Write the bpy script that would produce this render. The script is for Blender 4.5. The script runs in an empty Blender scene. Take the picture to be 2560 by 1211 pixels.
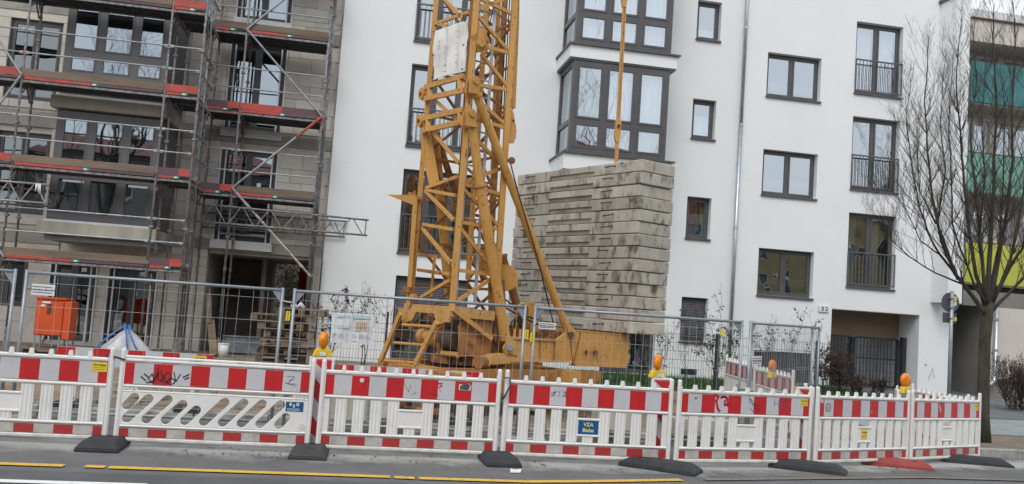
import bpy, bmesh, math, random
from mathutils import Vector, Matrix
random.seed(11)
rnd = random.uniform
S = bpy.context.scene
COL = S.collection
PI = math.pi
rad = math.radians
# ---------------------------------------------------------------- camera
YAW, PIT, ROL, FPX, CAMH = rad(10.0618), rad(4.2646), rad(3.9929), 2200.0, 1.75
_f = Vector((math.sin(YAW)*math.cos(PIT), math.cos(YAW)*math.cos(PIT), math.sin(PIT)))
_r = Vector((math.cos(YAW), -math.sin(YAW), 0)); _u = _r.cross(_f)
_r2 = math.cos(ROL)*_r + math.sin(ROL)*_u
_u2 = -math.sin(ROL)*_r + math.cos(ROL)*_u
cd = bpy.data.cameras.new('camera'); cam = bpy.data.objects.new('camera', cd); COL.objects.link(cam)
M = Matrix((( _r2.x, _u2.x, -_f.x, 0), (_r2.y, _u2.y, -_f.y, 0), (_r2.z, _u2.z, -_f.z, CAMH), (0, 0, 0, 1)))
cam.matrix_world = M
cd.sensor_fit = 'HORIZONTAL'; cd.sensor_width = 36; cd.lens = FPX/2560*36
cd.clip_start = 0.1; cd.clip_end = 2000
S.camera = cam
# ---------------------------------------------------------------- sky and sun (overcast)
W = bpy.data.worlds.new('World'); S.world = W; W.use_nodes = True
nt = W.node_tree; nt.nodes.clear()
SUN_EL, SUN_AZ = rad(48), rad(205)     # sun behind the camera, a little to the left
sky = nt.nodes.new('ShaderNodeTexSky'); sky.sky_type = 'NISHITA'; sky.sun_disc = False
sky.sun_elevation = SUN_EL; sky.sun_rotation = SUN_AZ; sky.dust_density = 4.0; sky.air_density = 1.0
hs = nt.nodes.new('ShaderNodeHueSaturation'); hs.inputs['Saturation'].default_value = 0.34
bg = nt.nodes.new('ShaderNodeBackground'); bg.inputs['Strength'].default_value = 0.15
wo = nt.nodes.new('ShaderNodeOutputWorld')
cl = nt.nodes.new('ShaderNodeMix'); cl.data_type = 'RGBA'; cl.inputs['Factor'].default_value = .72; cl.inputs[7].default_value = (6.9, 7.25, 7.7, 1)   # even overcast
nt.links.new(sky.outputs[0], hs.inputs['Color']); nt.links.new(hs.outputs[0], cl.inputs[6]); nt.links.new(cl.outputs[2], bg.inputs['Color']); nt.links.new(bg.outputs[0], wo.inputs[0])
ld = bpy.data.lights.new('sun', 'SUN'); ld.energy = 0.9; ld.angle = rad(25); ld.color = (1.0, 0.985, 0.965)
sun = bpy.data.objects.new('sun', ld); COL.objects.link(sun)
_sd = Vector((math.sin(SUN_AZ)*math.cos(SUN_EL), math.cos(SUN_AZ)*math.cos(SUN_EL), math.sin(SUN_EL)))
sun.rotation_euler = _sd.to_track_quat('Z', 'Y').to_euler(); sun.location = (0, 0, 30)
S.view_settings.view_transform = 'Standard'; S.view_settings.look = 'None'
S.view_settings.exposure = 0.20; S.view_settings.gamma = 1.0; S.view_settings.use_curve_mapping = False
S.render.engine = 'CYCLES'
S.cycles.max_bounces = 7; S.cycles.diffuse_bounces = 3; S.cycles.glossy_bounces = 3; S.cycles.transparent_max_bounces = 12
S.cycles.use_denoising = True
# ---------------------------------------------------------------- measuring helpers: where a sight line meets a real plane
def ray(x, y):
    return (_f*FPX + _r2*(x-1280) - _u2*(y-605.5))/FPX
def P(x, y, Y):
    d = ray(x, y); d = d*(Y/d.y); return Vector((d.x, d.y, d.z+CAMH))
def G(x, y, z=0.0):
    d = ray(x, y); d = d*((z-CAMH)/d.z); return Vector((d.x, d.y, z))
def PL(x, y, p, q):
    n = Vector((q[1], -q[0])); d = ray(x, y); t = (n.x*p[0]+n.y*p[1])/(n.x*d.x+n.y*d.y)
    d = d*t; return Vector((d.x, d.y, d.z+CAMH))
# ---------------------------------------------------------------- materials
MATS = {}
def mat(name, c1, c2=None, scale=4.0, lo=.35, hi=.65, rough=.6, metal=0.0, bump=0.0, bscale=None, stretch=(1, 1, 1), c3=None, s3=20.0, lo3=.6, hi3=.7, spec=.5, rndv=0.0, detail=6):
    m = bpy.data.materials.new(name); m.use_nodes = True; t = m.node_tree
    b = t.nodes['Principled BSDF']; b.inputs['Roughness'].default_value = rough; b.inputs['Metallic'].default_value = metal
    b.inputs['Specular IOR Level'].default_value = spec
    L = t.links.new
    geo = t.nodes.new('ShaderNodeNewGeometry'); mp = t.nodes.new('ShaderNodeMapping'); mp.inputs['Scale'].default_value = stretch
    L(geo.outputs['Position'], mp.inputs['Vector']); vec = mp.outputs[0]
    if rndv:
        oi = t.nodes.new('ShaderNodeObjectInfo'); ml = t.nodes.new('ShaderNodeMath'); ml.operation = 'MULTIPLY'; ml.inputs[1].default_value = 40
        L(oi.outputs['Random'], ml.inputs[0]); va = t.nodes.new('ShaderNodeVectorMath'); va.operation = 'ADD'
        cb = t.nodes.new('ShaderNodeCombineXYZ'); L(ml.outputs[0], cb.inputs[0]); L(ml.outputs[0], cb.inputs[1])
        L(mp.outputs[0], va.inputs[0]); L(cb.outputs[0], va.inputs[1]); vec = va.outputs[0]
    def nz(sc, dt=detail):
        n = t.nodes.new('ShaderNodeTexNoise'); n.inputs['Scale'].default_value = sc; n.inputs['Detail'].default_value = dt; n.inputs['Roughness'].default_value = .65
        L(vec, n.inputs['Vector']); return n
    def rng(n, a, z):
        r = t.nodes.new('ShaderNodeMapRange'); r.inputs['From Min'].default_value = a; r.inputs['From Max'].default_value = z
        L(n.outputs['Fac'], r.inputs['Value']); return r
    def mix(f, a, bb):
        x = t.nodes.new('ShaderNodeMix'); x.data_type = 'RGBA'
        L(f, x.inputs['Factor'])
        for s, v in ((x.inputs[6], a), (x.inputs[7], bb)):
            if hasattr(v, 'links'): L(v, s)
            else: s.default_value = (*v, 1)
        return x.outputs[2]
    out = None
    if c2:
        out = mix(rng(nz(scale), lo, hi).outputs[0], c1, c2)
        if c3: out = mix(rng(nz(s3), lo3, hi3).outputs[0], out, c3)
    if rndv:
        hv = t.nodes.new('ShaderNodeHueSaturation'); r = t.nodes.new('ShaderNodeMapRange')
        r.inputs['To Min'].default_value = 1-rndv; r.inputs['To Max'].default_value = 1+rndv; L(oi.outputs['Random'], r.inputs['Value']); L(r.outputs[0], hv.inputs['Value'])
        if out is None: hv.inputs['Color'].default_value = (*c1, 1)
        else: L(out, hv.inputs['Color'])
        out = hv.outputs[0]
    if out is None: b.inputs['Base Color'].default_value = (*c1, 1)
    else: L(out, b.inputs['Base Color'])
    if bump:
        n = nz(bscale or scale*4); bp = t.nodes.new('ShaderNodeBump'); bp.inputs['Strength'].default_value = bump; bp.inputs['Distance'].default_value = .02
        L(n.outputs['Fac'], bp.inputs['Height']); L(bp.outputs[0], b.inputs['Normal'])
    m.diffuse_color = (*c1, 1); MATS[name] = m; return m
def glass(name, fac, tint, wav=.02, gcol=(1, 1, 1)):
    m = bpy.data.materials.new(name); m.use_nodes = True; t = m.node_tree; t.nodes.clear(); L = t.links.new
    tr = t.nodes.new('ShaderNodeBsdfTransparent'); tr.inputs[0].default_value = (*tint, 1)
    gl = t.nodes.new('ShaderNodeBsdfGlossy'); gl.inputs['Roughness'].default_value = .015; gl.inputs[0].default_value = (*gcol, 1)
    mx = t.nodes.new('ShaderNodeMixShader'); mx.inputs[0].default_value = fac
    o = t.nodes.new('ShaderNodeOutputMaterial'); L(tr.outputs[0], mx.inputs[1]); L(gl.outputs[0], mx.inputs[2]); L(mx.outputs[0], o.inputs[0])
    g = t.nodes.new('ShaderNodeNewGeometry'); n = t.nodes.new('ShaderNodeTexNoise'); n.inputs['Scale'].default_value = 1.3; n.inputs['Detail'].default_value = 1
    bp = t.nodes.new('ShaderNodeBump'); bp.inputs['Strength'].default_value = wav; bp.inputs['Distance'].default_value = .25
    L(g.outputs['Position'], n.inputs['Vector']); L(n.outputs['Fac'], bp.inputs['Height']); L(bp.outputs[0], gl.inputs['Normal'])
    MATS[name] = m; return m
def diag(name, ca, cb, period, off=0.0):
    m = mat(name, ca, rough=.4); t = m.node_tree; L = t.links.new; b = t.nodes['Principled BSDF']
    tc = t.nodes.new('ShaderNodeTexCoord'); sp = t.nodes.new('ShaderNodeSeparateXYZ'); L(tc.outputs['Object'], sp.inputs[0])
    ad = t.nodes.new('ShaderNodeMath'); ad.operation = 'ADD'; L(sp.outputs[0], ad.inputs[0]); L(sp.outputs[2], ad.inputs[1])
    mu = t.nodes.new('ShaderNodeMath'); mu.operation = 'MULTIPLY_ADD'; L(ad.outputs[0], mu.inputs[0]); mu.inputs[1].default_value = 1/period; mu.inputs[2].default_value = off+10
    fr = t.nodes.new('ShaderNodeMath'); fr.operation = 'FRACT'; L(mu.outputs[0], fr.inputs[0])
    gt = t.nodes.new('ShaderNodeMath'); gt.operation = 'GREATER_THAN'; L(fr.outputs[0], gt.inputs[0]); gt.inputs[1].default_value = .5
    x = t.nodes.new('ShaderNodeMix'); x.data_type = 'RGBA'; L(gt.outputs[0], x.inputs['Factor']); x.inputs[6].default_value = (*ca, 1); x.inputs[7].default_value = (*cb, 1)
    L(x.outputs[2], b.inputs['Base Color']); return m
asphalt = mat('asphalt', (.105, .105, .107), (.16, .158, .155), 1.2, .35, .7, .85, bump=.5, bscale=90, c3=(.24, .235, .225), s3=60, lo3=.58, hi3=.75)
asphaltd = mat('asphalt_lane', (.075, .075, .08), (.11, .11, .112), 1.5, .35, .7, .8, bump=.4, bscale=90, c3=(.15, .15, .15), s3=80, lo3=.6, hi3=.75)
dust = mat('dusty_asphalt', (.30, .30, .29), (.12, .12, .12), 2.6, .42, .66, .9, bump=.5, bscale=80, c3=(.1, .085, .075), s3=45, lo3=.55, hi3=.7)
dirt = mat('dirt', (.30, .235, .165), (.16, .125, .09), 1.7, .35, .65, .95, bump=.8, bscale=25, c3=(.38, .33, .26), s3=30, lo3=.58, hi3=.72)
concr = mat('kerb_concrete', (.36, .35, .32), (.22, .21, .19), 5, .4, .7, .85, bump=.3, bscale=40, rndv=.12)
pave = mat('paving', (.33, .36, .35), (.24, .26, .26), 2, .35, .7, .8, bump=.3, bscale=60, rndv=.07)
pathm = mat('path_asphalt', (.12, .13, .135), (.17, .18, .18), 2, .35, .7, .85, bump=.3, bscale=60)
yline = mat('yellow_paint', (.68, .42, .04), (.52, .34, .08), 12, .45, .7, .7, c3=(.18, .165, .13), s3=22, lo3=.58, hi3=.66)
wline = mat('white_road_paint', (.75, .75, .72), (.5, .5, .48), 12, .55, .75, .7)
render = mat('white_render', (.79, .81, .81), (.75, .765, .765), .8, .3, .75, .85, bump=.25, bscale=120, c3=(.70, .70, .69), s3=3.5, lo3=.62, hi3=.85)
anth = mat('anthracite_frame', (.075, .073, .076), (.095, .093, .095), 3, .4, .7, .4)
anth2 = mat('grey_cladding', (.125, .122, .13), (.15, .147, .152), 2, .35, .7, .5)
rail = mat('railing_grey', (.12, .125, .13), rough=.4, metal=.3)
shut = mat('shutter_slats', (.13, .13, .14), (.10, .10, .11), 3, rough=.5)
soff = mat('ochre_soffit', (.30, .215, .15), (.24, .17, .12), 2, rough=.8)
G1 = glass('window_glass', .50, (.70, .74, .78), .015, (.86, .94, 1))
G2 = glass('window_glass_dark', .46, (.5, .54, .54), .05, (.86, .92, .95))
G3 = glass('window_glass_film', .22, (.35, .4, .4), .03, (.8, .9, .95))
G1b = glass('window_glass_site', .36, (.5, .54, .56), .015, (.78, .90, 1.0))
film = mat('protective_film', (.20, .20, .215), (.14, .15, .15), 2)
curt = mat('net_curtain', (.86, .88, .90), (.72, .74, .77), 3, rough=.9)
curtg = mat('green_grey_curtain', (.55, .62, .58), (.4, .45, .42), 3, rough=.9)
curtb = mat('blue_curtain', (.12, .45, .60), (.1, .33, .45), 3, rough=.9)
room = mat('room_wall', (.22, .20, .18), (.15, .14, .13), 1, rough=.9)
zinc = mat('zinc_pipe', (.50, .54, .58), (.40, .44, .48), 6, rough=.35, metal=.7)
galv = mat('galvanised_steel', (.36, .39, .42), (.27, .30, .33), 8, .35, .65, .45, metal=.5, c3=(.20, .15, .12), s3=18, lo3=.68, hi3=.78)
wire = mat('fence_wire', (.42, .43, .44), rough=.5, metal=.4)
aac = mat('aerated_block', (.62, .58, .52), (.49, .45, .40), 1.5, .35, .7, .95, bump=.3, bscale=50, rndv=.10)
mortar = mat('mortar', (.54, .505, .455), (.44, .41, .37), 3, rough=.95)
rawc = mat('raw_concrete', (.36, .34, .30), (.24, .225, .20), 2.2, .35, .7, .9, bump=.3, bscale=30, c3=(.36, .34, .30), s3=7, lo3=.6, hi3=.75)
ledge = mat('concrete_ledge', (.50, .47, .39), (.34, .315, .26), 2.5, .35, .7, .9, bump=.3, bscale=30, stretch=(1, 1, .3))
whpvc = mat('white_profile', (.66, .67, .68), (.5, .51, .52), 4, .5, .8, .5)
scafm = mat('scaffold_steel', (.27, .27, .27), (.12, .12, .125), 11, .40, .60, .6, metal=.2, c3=(.27, .11, .08), s3=3.1, lo3=.58, hi3=.63, stretch=(1, 1, 1))
scafw = mat('scaffold_rail', (.36, .37, .38), (.22, .23, .235), 9, .4, .65, .5, metal=.35, c3=(.24, .12, .09), s3=4, lo3=.66, hi3=.72)
deckm = mat('deck_steel', (.075, .08, .085), (.13, .13, .135), 5, .4, .7, .6, metal=.3, c3=(.25, .08, .05), s3=3, lo3=.68, hi3=.74)
redm = mat('red_paint', (.50, .065, .045), (.30, .06, .05), 3.5, .40, .62, .6, c3=(.13, .11, .105), s3=7, lo3=.58, hi3=.66, stretch=(1, 1, 2.5))
darkr = mat('dark_toe_board', (.09, .07, .085), (.16, .06, .06), 4, .4, .7, .7)
board = mat('weathered_board', (.22, .165, .12), (.14, .105, .08), 3, .35, .65, .9, bump=.4, bscale=30, stretch=(.25, 1, 3), rndv=.12)
wood = mat('pallet_wood', (.24, .18, .125), (.11, .085, .065), 3, .35, .65, .9, bump=.3, bscale=30, stretch=(.3, 1, 2), rndv=.2)
green = mat('green_label', (.04, .22, .15), rough=.5)
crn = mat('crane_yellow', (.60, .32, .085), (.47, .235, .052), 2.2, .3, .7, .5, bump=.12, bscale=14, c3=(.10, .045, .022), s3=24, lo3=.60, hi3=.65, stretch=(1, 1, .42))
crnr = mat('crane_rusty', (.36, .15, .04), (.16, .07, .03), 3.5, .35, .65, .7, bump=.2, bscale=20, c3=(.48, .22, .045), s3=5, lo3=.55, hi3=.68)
dkm = mat('dark_machinery', (.05, .035, .028), (.10, .06, .04), 5, rough=.7)
rub = mat('recycled_rubber', (.028, .029, .032), (.045, .045, .05), 8, .35, .7, .8, bump=.4, bscale=70)
rubg = mat('dusty_rubber', (.06, .06, .056), (.04, .04, .04), 8, .35, .7, .85, bump=.4, bscale=70)
rubr = mat('red_rubber', (.34, .06, .055), (.22, .045, .04), 6, .4, .7, .8, bump=.3, bscale=60)
plast = mat('white_plastic', (.78, .775, .75), (.70, .69, .66), 5, .4, .75, .45, bump=.08, bscale=25, c3=(.46, .43, .38), s3=9, lo3=.66, hi3=.82)
plastd = mat('dirty_white_plastic', (.68, .66, .62), (.44, .42, .38), 6, .45, .75, .6, bump=.1, bscale=25)
rfoil = mat('red_foil', (.55, .024, .028), (.46, .02, .026), 5, .4, .7, .35)
wfoil = mat('white_foil', (.56, .56, .585), (.50, .50, .52), 5, .4, .7, .35, c3=(.42, .42, .43), s3=26, lo3=.66, hi3=.76)
rfoild = mat('red_foil_dirty', (.42, .03, .03), (.30, .04, .035), 9, .4, .7, .5)
wfoild = mat('white_foil_dirty', (.50, .48, .45), (.33, .31, .29), 9, .4, .7, .6)
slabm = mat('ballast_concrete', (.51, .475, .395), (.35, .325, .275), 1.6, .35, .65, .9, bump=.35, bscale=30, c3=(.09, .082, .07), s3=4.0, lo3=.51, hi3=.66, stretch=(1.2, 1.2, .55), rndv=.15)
slabd = mat('recess_shade_concrete', (.33, .31, .26), (.20, .19, .165), 3, .35, .65, .9, rndv=.12)  # darker copy of the ballast concrete, shade of the recess put into the colour
rust = mat('rusty_rebar', (.07, .05, .04), rough=.8)
blk = mat('black_rubber_hose', (.012, .012, .013), rough=.5)
inkb = mat('black_marker', (.02, .02, .025), rough=.6)
inkr = mat('red_spray', (.55, .02, .03), rough=.5)
inkbl = mat('blue_marker', (.04, .10, .30), rough=.6)
amber = mat('amber_lens', (.85, .27, .005), (.75, .20, .005), 14, .4, .6, .18)
lampy = mat('yellow_lamp_case', (.72, .52, .02), (.6, .42, .03), 8, rough=.4)
ystick = mat('yellow_sticker', (.78, .60, .04), rough=.5)
blue = mat('blue_sign', (.012, .085, .26), rough=.35)
letw = mat('cream_letters', (.72, .75, .60), rough=.5)
lety = mat('yellow_letters', (.75, .72, .15), rough=.5)
paper = mat('white_sheet', (.74, .75, .76), (.66, .67, .68), 3, rough=.5)
pblue = mat('pale_blue_print', (.45, .62, .70), rough=.5)
pbrown = mat('brown_print', (.42, .22, .14), rough=.6)
pgrey = mat('grey_print', (.30, .30, .31), rough=.6)
maroon = mat('maroon_line', (.16, .03, .05), rough=.5)
dsign = mat('sign_back', (.075, .08, .09), (.095, .10, .11), 4, rough=.5, metal=.2)
fgreen = mat('anthracite_wire', (.035, .04, .045), rough=.5)
gatem = mat('gate_steel', (.028, .036, .045), rough=.45, metal=.2)
orange = mat('orange_cabinet', (.62, .085, .012), (.52, .07, .01), 2, .4, .7, .5)
bigw = mat('woven_bag', (.62, .62, .63), (.48, .48, .50), 9, rough=.8, bump=.4, bscale=20)
bigb = mat('blue_strap', (.04, .14, .40), rough=.7)
bark = mat('bark', (.040, .034, .026), (.075, .066, .048), 9, .4, .65, .95, bump=1.0, bscale=30, stretch=(1, 1, .4), c3=(.06, .075, .03), s3=5, lo3=.52, hi3=.66)
twig = mat('twig_bark', (.062, .045, .036), (.04, .03, .026), 8, rough=.9)
leafb = mat('brown_leaf', (.115, .052, .030), (.07, .034, .022), 7, .35, .65, .8)
leafd = mat('dark_leaf', (.022, .018, .016), (.05, .035, .025), 7, .35, .65, .7)
grass = mat('grass', (.045, .11, .018), (.03, .075, .015), 3, rough=.8)
beige = mat('beige_render', (.60, .55, .49), (.54, .50, .44), 1.5, rough=.85, bump=.1, bscale=80)
plinth = mat('grey_plinth', (.22, .21, .195), (.17, .16, .15), 2, rough=.85)
tealm = mat('teal_panel', (.03, .20, .21), (.03, .165, .175), 1.2, .3, .7, .35)
mint = mat('green_panel', (.19, .42, .33), (.16, .37, .29), 1.2, .3, .7, .35)
ylw = mat('lime_yellow_panel', (.46, .47, .08), (.40, .41, .06), 1.2, .3, .7, .35)
ochre = mat('ochre_render', (.33, .27, .13), (.28, .23, .12), 1.5, rough=.85)
rtile = mat('roof_tile', (.24, .07, .045), (.16, .05, .04), 8, rough=.8)
tub = mat('mortar_tub', (.14, .16, .18), (.30, .32, .34), 3, .4, .65, .8)
redpl = mat('red_plastic_sheet', (.50, .07, .06), (.34, .05, .045), 3, rough=.5)
bakm = diag('diagonal_warning_print', (.52, .03, .03), (.60, .60, .62), .50, .12)
# ---------------------------------------------------------------- mesh builder
def off(o):
    v = Vector((0, 0, 0))
    while o is not None: v = v + o.location; o = o.parent
    return v
class MB:
    def __init__(s): s.v = []; s.f = []; s.m = []
    def poly(s, pts, k=0):
        n = len(s.v); s.v += [Vector(p) for p in pts]; s.f.append(tuple(range(n, n+len(pts)))); s.m.append(k); return s
    def add(s, vs, fs, k=0):
        n = len(s.v); s.v += [Vector(p) for p in vs]
        for f in fs: s.f.append(tuple(i+n for i in f)); s.m.append(k)
        return s
    def hexa(s, c, k=0):   # 8 corners: bottom 4, top 4
        return s.add(c, [(3, 2, 1, 0), (4, 5, 6, 7), (0, 1, 5, 4), (1, 2, 6, 5), (2, 3, 7, 6), (3, 0, 4, 7)], k)
    def box(s, a, b, k=0):
        x0, y0, z0 = a; x1, y1, z1 = b
        return s.hexa([(x0, y0, z0), (x1, y0, z0), (x1, y1, z0), (x0, y1, z0), (x0, y0, z1), (x1, y0, z1), (x1, y1, z1), (x0, y1, z1)], k)
    def bar(s, p, q, w, h=None, k=0, up=None):
        p = Vector(p); q = Vector(q); d = (q-p); h = h or w
        if d.length < 1e-6: return s
        d.normalize(); up = Vector(up) if up else Vector((0, 0, 1))
        if abs(d.dot(up)) > .98: up = Vector((0, 1, 0)) if abs(d.y) < .9 else Vector((1, 0, 0))
        a = d.cross(up).normalized(); b = a.cross(d).normalized(); a = a*w/2; b = b*h/2
        return s.hexa([p-a-b, q-a-b, q+a-b, p+a-b, p-a+b, q-a+b, q+a+b, p+a+b], k)
    def tube(s, pts, r, n=8, k=0, caps=True):
        pts = [Vector(p) for p in pts]; R = r if isinstance(r, (list, tuple)) else [r]*len(pts)
        base = len(s.v); prev = None
        for i, p in enumerate(pts):
            d = (pts[min(i+1, len(pts)-1)]-pts[max(i-1, 0)]).normalized()
            if prev is None:
                u = Vector((0, 0, 1)) if abs(d.z) < .9 else Vector((1, 0, 0)); a = d.cross(u).normalized()
            else:
                a = (prev - d*prev.dot(d)); a = a.normalized() if a.length > 1e-5 else d.orthogonal().normalized()
            prev = a; b = d.cross(a)
            for j in range(n):
                t = 2*PI*j/n; s.v.append(p+(a*math.cos(t)+b*math.sin(t))*R[i])
        for i in range(len(pts)-1):
            for j in range(n):
                A = base+i*n+j; B = base+i*n+(j+1) % n; s.f.append((A, B, B+n, A+n)); s.m.append(k)
        if caps:
            s.f.append(tuple(base+j for j in reversed(range(n)))); s.m.append(k)
            e = base+(len(pts)-1)*n; s.f.append(tuple(e+j for j in range(n))); s.m.append(k)
        return s
    def prism(s, pts, dv, k=0):
        n = len(pts); pts = [Vector(p) for p in pts]; dv = Vector(dv); b = len(s.v); s.v += pts+[p+dv for p in pts]
        s.f.append(tuple(b+i for i in range(n))); s.f.append(tuple(b+n+i for i in reversed(range(n)))); s.m += [k, k]
        for i in range(n):
            j = (i+1) % n; s.f.append((b+j, b+i, b+n+i, b+n+j)); s.m.append(k)
        return s
    def build(s, name, mats, parent=None, world=True, smooth=False, kind=None, label=None, bevel=0):
        me = bpy.data.meshes.new(name); o = off(parent) if (world and parent is not None) else Vector((0, 0, 0))
        me.from_pydata([(v-o)[:] for v in s.v], [], s.f)
        if not isinstance(mats, (list, tuple)): mats = [mats]
        for m in mats: me.materials.append(m)
        me.polygons.foreach_set('material_index', s.m)
        bm = bmesh.new(); bm.from_mesh(me); bmesh.ops.recalc_face_normals(bm, faces=bm.faces)
        if bevel:
            bmesh.ops.bevel(bm, geom=[e for e in bm.edges if e.calc_length() > bevel*2.5], offset=bevel, segments=1, affect='EDGES', clamp_overlap=True)
        bm.to_mesh(me); bm.free()
        if smooth: me.polygons.foreach_set('use_smooth', [True]*len(me.polygons))
        me.update()
        ob = bpy.data.objects.new(name, me); COL.objects.link(ob)
        if parent is not None: ob.parent = parent
        if kind: ob['kind'] = kind
        if label: ob['label'] = label
        return ob
def tag(o, label, cat, group=None):
    o['label'] = label; o['category'] = cat
    if group: o['group'] = group
    return o
def thing(name, label, cat, loc=(0, 0, 0), rz=0.0, group=None):
    o = bpy.data.objects.new(name, None); COL.objects.link(o); o.location = loc; o.rotation_euler = (0, 0, rz); o.empty_display_size = .2
    return tag(o, label, cat, group)
KIDS = {}
def copy_tree(o, parent=None):
    c = o.copy(); COL.objects.link(c)
    if parent is not None: c.parent = parent; c.matrix_parent_inverse.identity()
    for ch in [x for x in bpy.data.objects if x.parent == o]: copy_tree(ch, c)
    return c
def inst(src, parent, name, loc=(0, 0, 0), rot=(0, 0, 0), scale=(1, 1, 1)):
    o = bpy.data.objects.new(name, src.data); COL.objects.link(o); o.parent = parent; o.location = loc; o.rotation_euler = rot; o.scale = scale; return o
def text(name, body, size, loc, parent, m, rot=(PI/2, 0, 0), ext=.001, bold=0.0, align='CENTER'):
    cu = bpy.data.curves.new('t', 'FONT'); cu.body = body; cu.size = size; cu.extrude = ext; cu.align_x = align; cu.align_y = 'CENTER'; cu.offset = bold; cu.resolution_u = 3
    to = bpy.data.objects.new('t', cu); me = bpy.data.meshes.new_from_object(to); bpy.data.objects.remove(to); me.materials.clear(); me.materials.append(m)
    o = bpy.data.objects.new(name, me); COL.objects.link(o); o.parent = parent; o.location = loc; o.rotation_euler = rot; return o
def struct(o): o['kind'] = 'structure'; return o
# ================================================================ GROUND
YK = 12.85
CAMB = .045
def rz_(y): return -CAMB*max(0, y-10)   # the road falls towards the kerb
YP0 = G(2480, 1085, .03).y; YP1 = G(2480, 1045, .05).y
def sheet(name, x0, x1, y0, y1, z, m, parent=None, nx=1, ny=1, amp=0, zf=None):
    b = MB(); vs = []; fs = []
    for j in range(ny+1):
        for i in range(nx+1):
            x = x0+(x1-x0)*i/nx; y = y0+(y1-y0)*j/ny; edge = i in (0, nx) or j in (0, ny)
            vs.append((x, y, (zf(x, y) if zf else z)+(0 if edge else rnd(-amp, amp))))
    for j in range(ny):
        for i in range(nx):
            a = j*(nx+1)+i; fs.append((a, a+1, a+nx+2, a+nx+1))
    b.add(vs, fs); return struct(b.build(name, m, parent, smooth=amp > 0))
sheet('ground', -260, 260, -260, 260, -.25, asphalt)
road = sheet('road', -60, 60, -8, YK, 0.0, asphalt, ny=21, zf=lambda x, y: rz_(y)); 
lane = sheet('road_lane', -60, 60, -8, 8.62, .004, asphaltd)
def dusty(m):   # pale swept dust lies along the barrier line
    t = m.node_tree; L = t.links.new; bs = t.nodes['Principled BSDF']; src = bs.inputs['Base Color'].links[0].from_socket
    g = t.nodes.new('ShaderNodeNewGeometry'); sp = t.nodes.new('ShaderNodeSeparateXYZ'); L(g.outputs['Position'], sp.inputs[0])
    def mt(op, a, b_=None, c=None):
        n = t.nodes.new('ShaderNodeMath'); n.operation = op
        for i, v in enumerate((a, b_, c)):
            if v is None: continue
            if hasattr(v, 'links'): L(v, n.inputs[i])
            else: n.inputs[i].default_value = v
        return n.outputs[0]
    n = t.nodes.new('ShaderNodeTexNoise'); n.inputs['Scale'].default_value = 1.3; n.inputs['Detail'].default_value = 6; n.inputs['Roughness'].default_value = .75; L(g.outputs['Position'], n.inputs['Vector'])
    bend = mt('MULTIPLY', mt('MAXIMUM', mt('SUBTRACT', sp.outputs[0], 4.0), 0.0), .30)
    d = mt('ABSOLUTE', mt('SUBTRACT', mt('SUBTRACT', sp.outputs[1], bend), 10.12))
    v = mt('SUBTRACT', mt('ADD', 1.05, mt('MULTIPLY', mt('SUBTRACT', n.outputs['Fac'], .5), 2.6)), mt('MULTIPLY', d, 1.9))
    v = mt('MINIMUM', mt('MAXIMUM', v, 0.0), .85)
    x = t.nodes.new('ShaderNodeMix'); x.data_type = 'RGBA'; L(v, x.inputs['Factor']); L(src, x.inputs[6]); x.inputs[7].default_value = (.44, .44, .42, 1)
    n2 = t.nodes.new('ShaderNodeTexNoise'); n2.inputs['Scale'].default_value = 2.1; n2.inputs['Detail'].default_value = 8; n2.inputs['Roughness'].default_value = .8; L(g.outputs['Position'], n2.inputs['Vector'])
    v2 = mt('MULTIPLY', mt('MULTIPLY', mt('MAXIMUM', mt('SUBTRACT', n2.outputs['Fac'], .53), 0.0), 7.0), mt('MAXIMUM', mt('SUBTRACT', 1.0, mt('MULTIPLY', mt('ABSOLUTE', mt('SUBTRACT', mt('SUBTRACT', sp.outputs[1], bend), 9.65)), 1.6)), 0.0)); v2 = mt('MINIMUM', v2, .8)
    y = t.nodes.new('ShaderNodeMix'); y.data_type = 'RGBA'; L(v2, y.inputs['Factor']); L(x.outputs[2], y.inputs[6]); y.inputs[7].default_value = (.10, .075, .07, 1)
    L(y.outputs[2], bs.inputs['Base Color'])
dusty(asphalt)
b = MB()   # broken yellow marking
def seg(pts, w, z=.012):
    for i in range(len(pts)-1):
        p = Vector(pts[i]); q = Vector(pts[i+1]); d = (q-p).normalized(); n = Vector((-d.y, d.x, 0))*w/2
        b.poly([Vector((v.x, v.y, rz_(v.y)+z)) for v in (p-n, q-n, q+n, p+n)])
for a in ([(-6, 8.83, .008), (-2.48, 8.86, .008)], [(-2.3, 8.87, .008), (-2.12, 8.87, .008)], [(-2.09, 8.86, .008), (0.52, 8.87, .008)], [(.56, 8.86, .008), (.76, 8.85, .008)], [(.8, 8.85, .008), (1.9, 8.87, .008), (2.6, 9.0, .008), (3.7, 9.26, .008)]):
    seg([Vector(p) for p in a], .115)
struct(b.build('yellow_line', yline))
b = MB(); seg([Vector((4.0, 9.32, .008)), Vector((5.4, 9.62, .008)), Vector((7.2, 10.0, .008)), Vector((9, 10.1, .008)), Vector((12, 10.15, .008))], .09)
struct(b.build('faded_yellow_line', mat('faded_paint', (.26, .21, .12), (.14, .135, .13), 9, .35, .6, .8)))
b = MB(); seg([Vector((-9, 8.08, .012)), Vector((-1.6, 8.14, .012))], .12); struct(b.build('white_line', wline))
sub = sheet('site_ground', -60, 9.4, YK+.14, 23.6, .1, dirt, nx=150, ny=34, amp=.035, zf=lambda x, y: .0+max(0, min(.12, (y-13)*.03)))
kerb = struct(MB().box((-60, YK+.01, -.2), (-12, YK+.139, .005)).build('kerb', concr))
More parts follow.
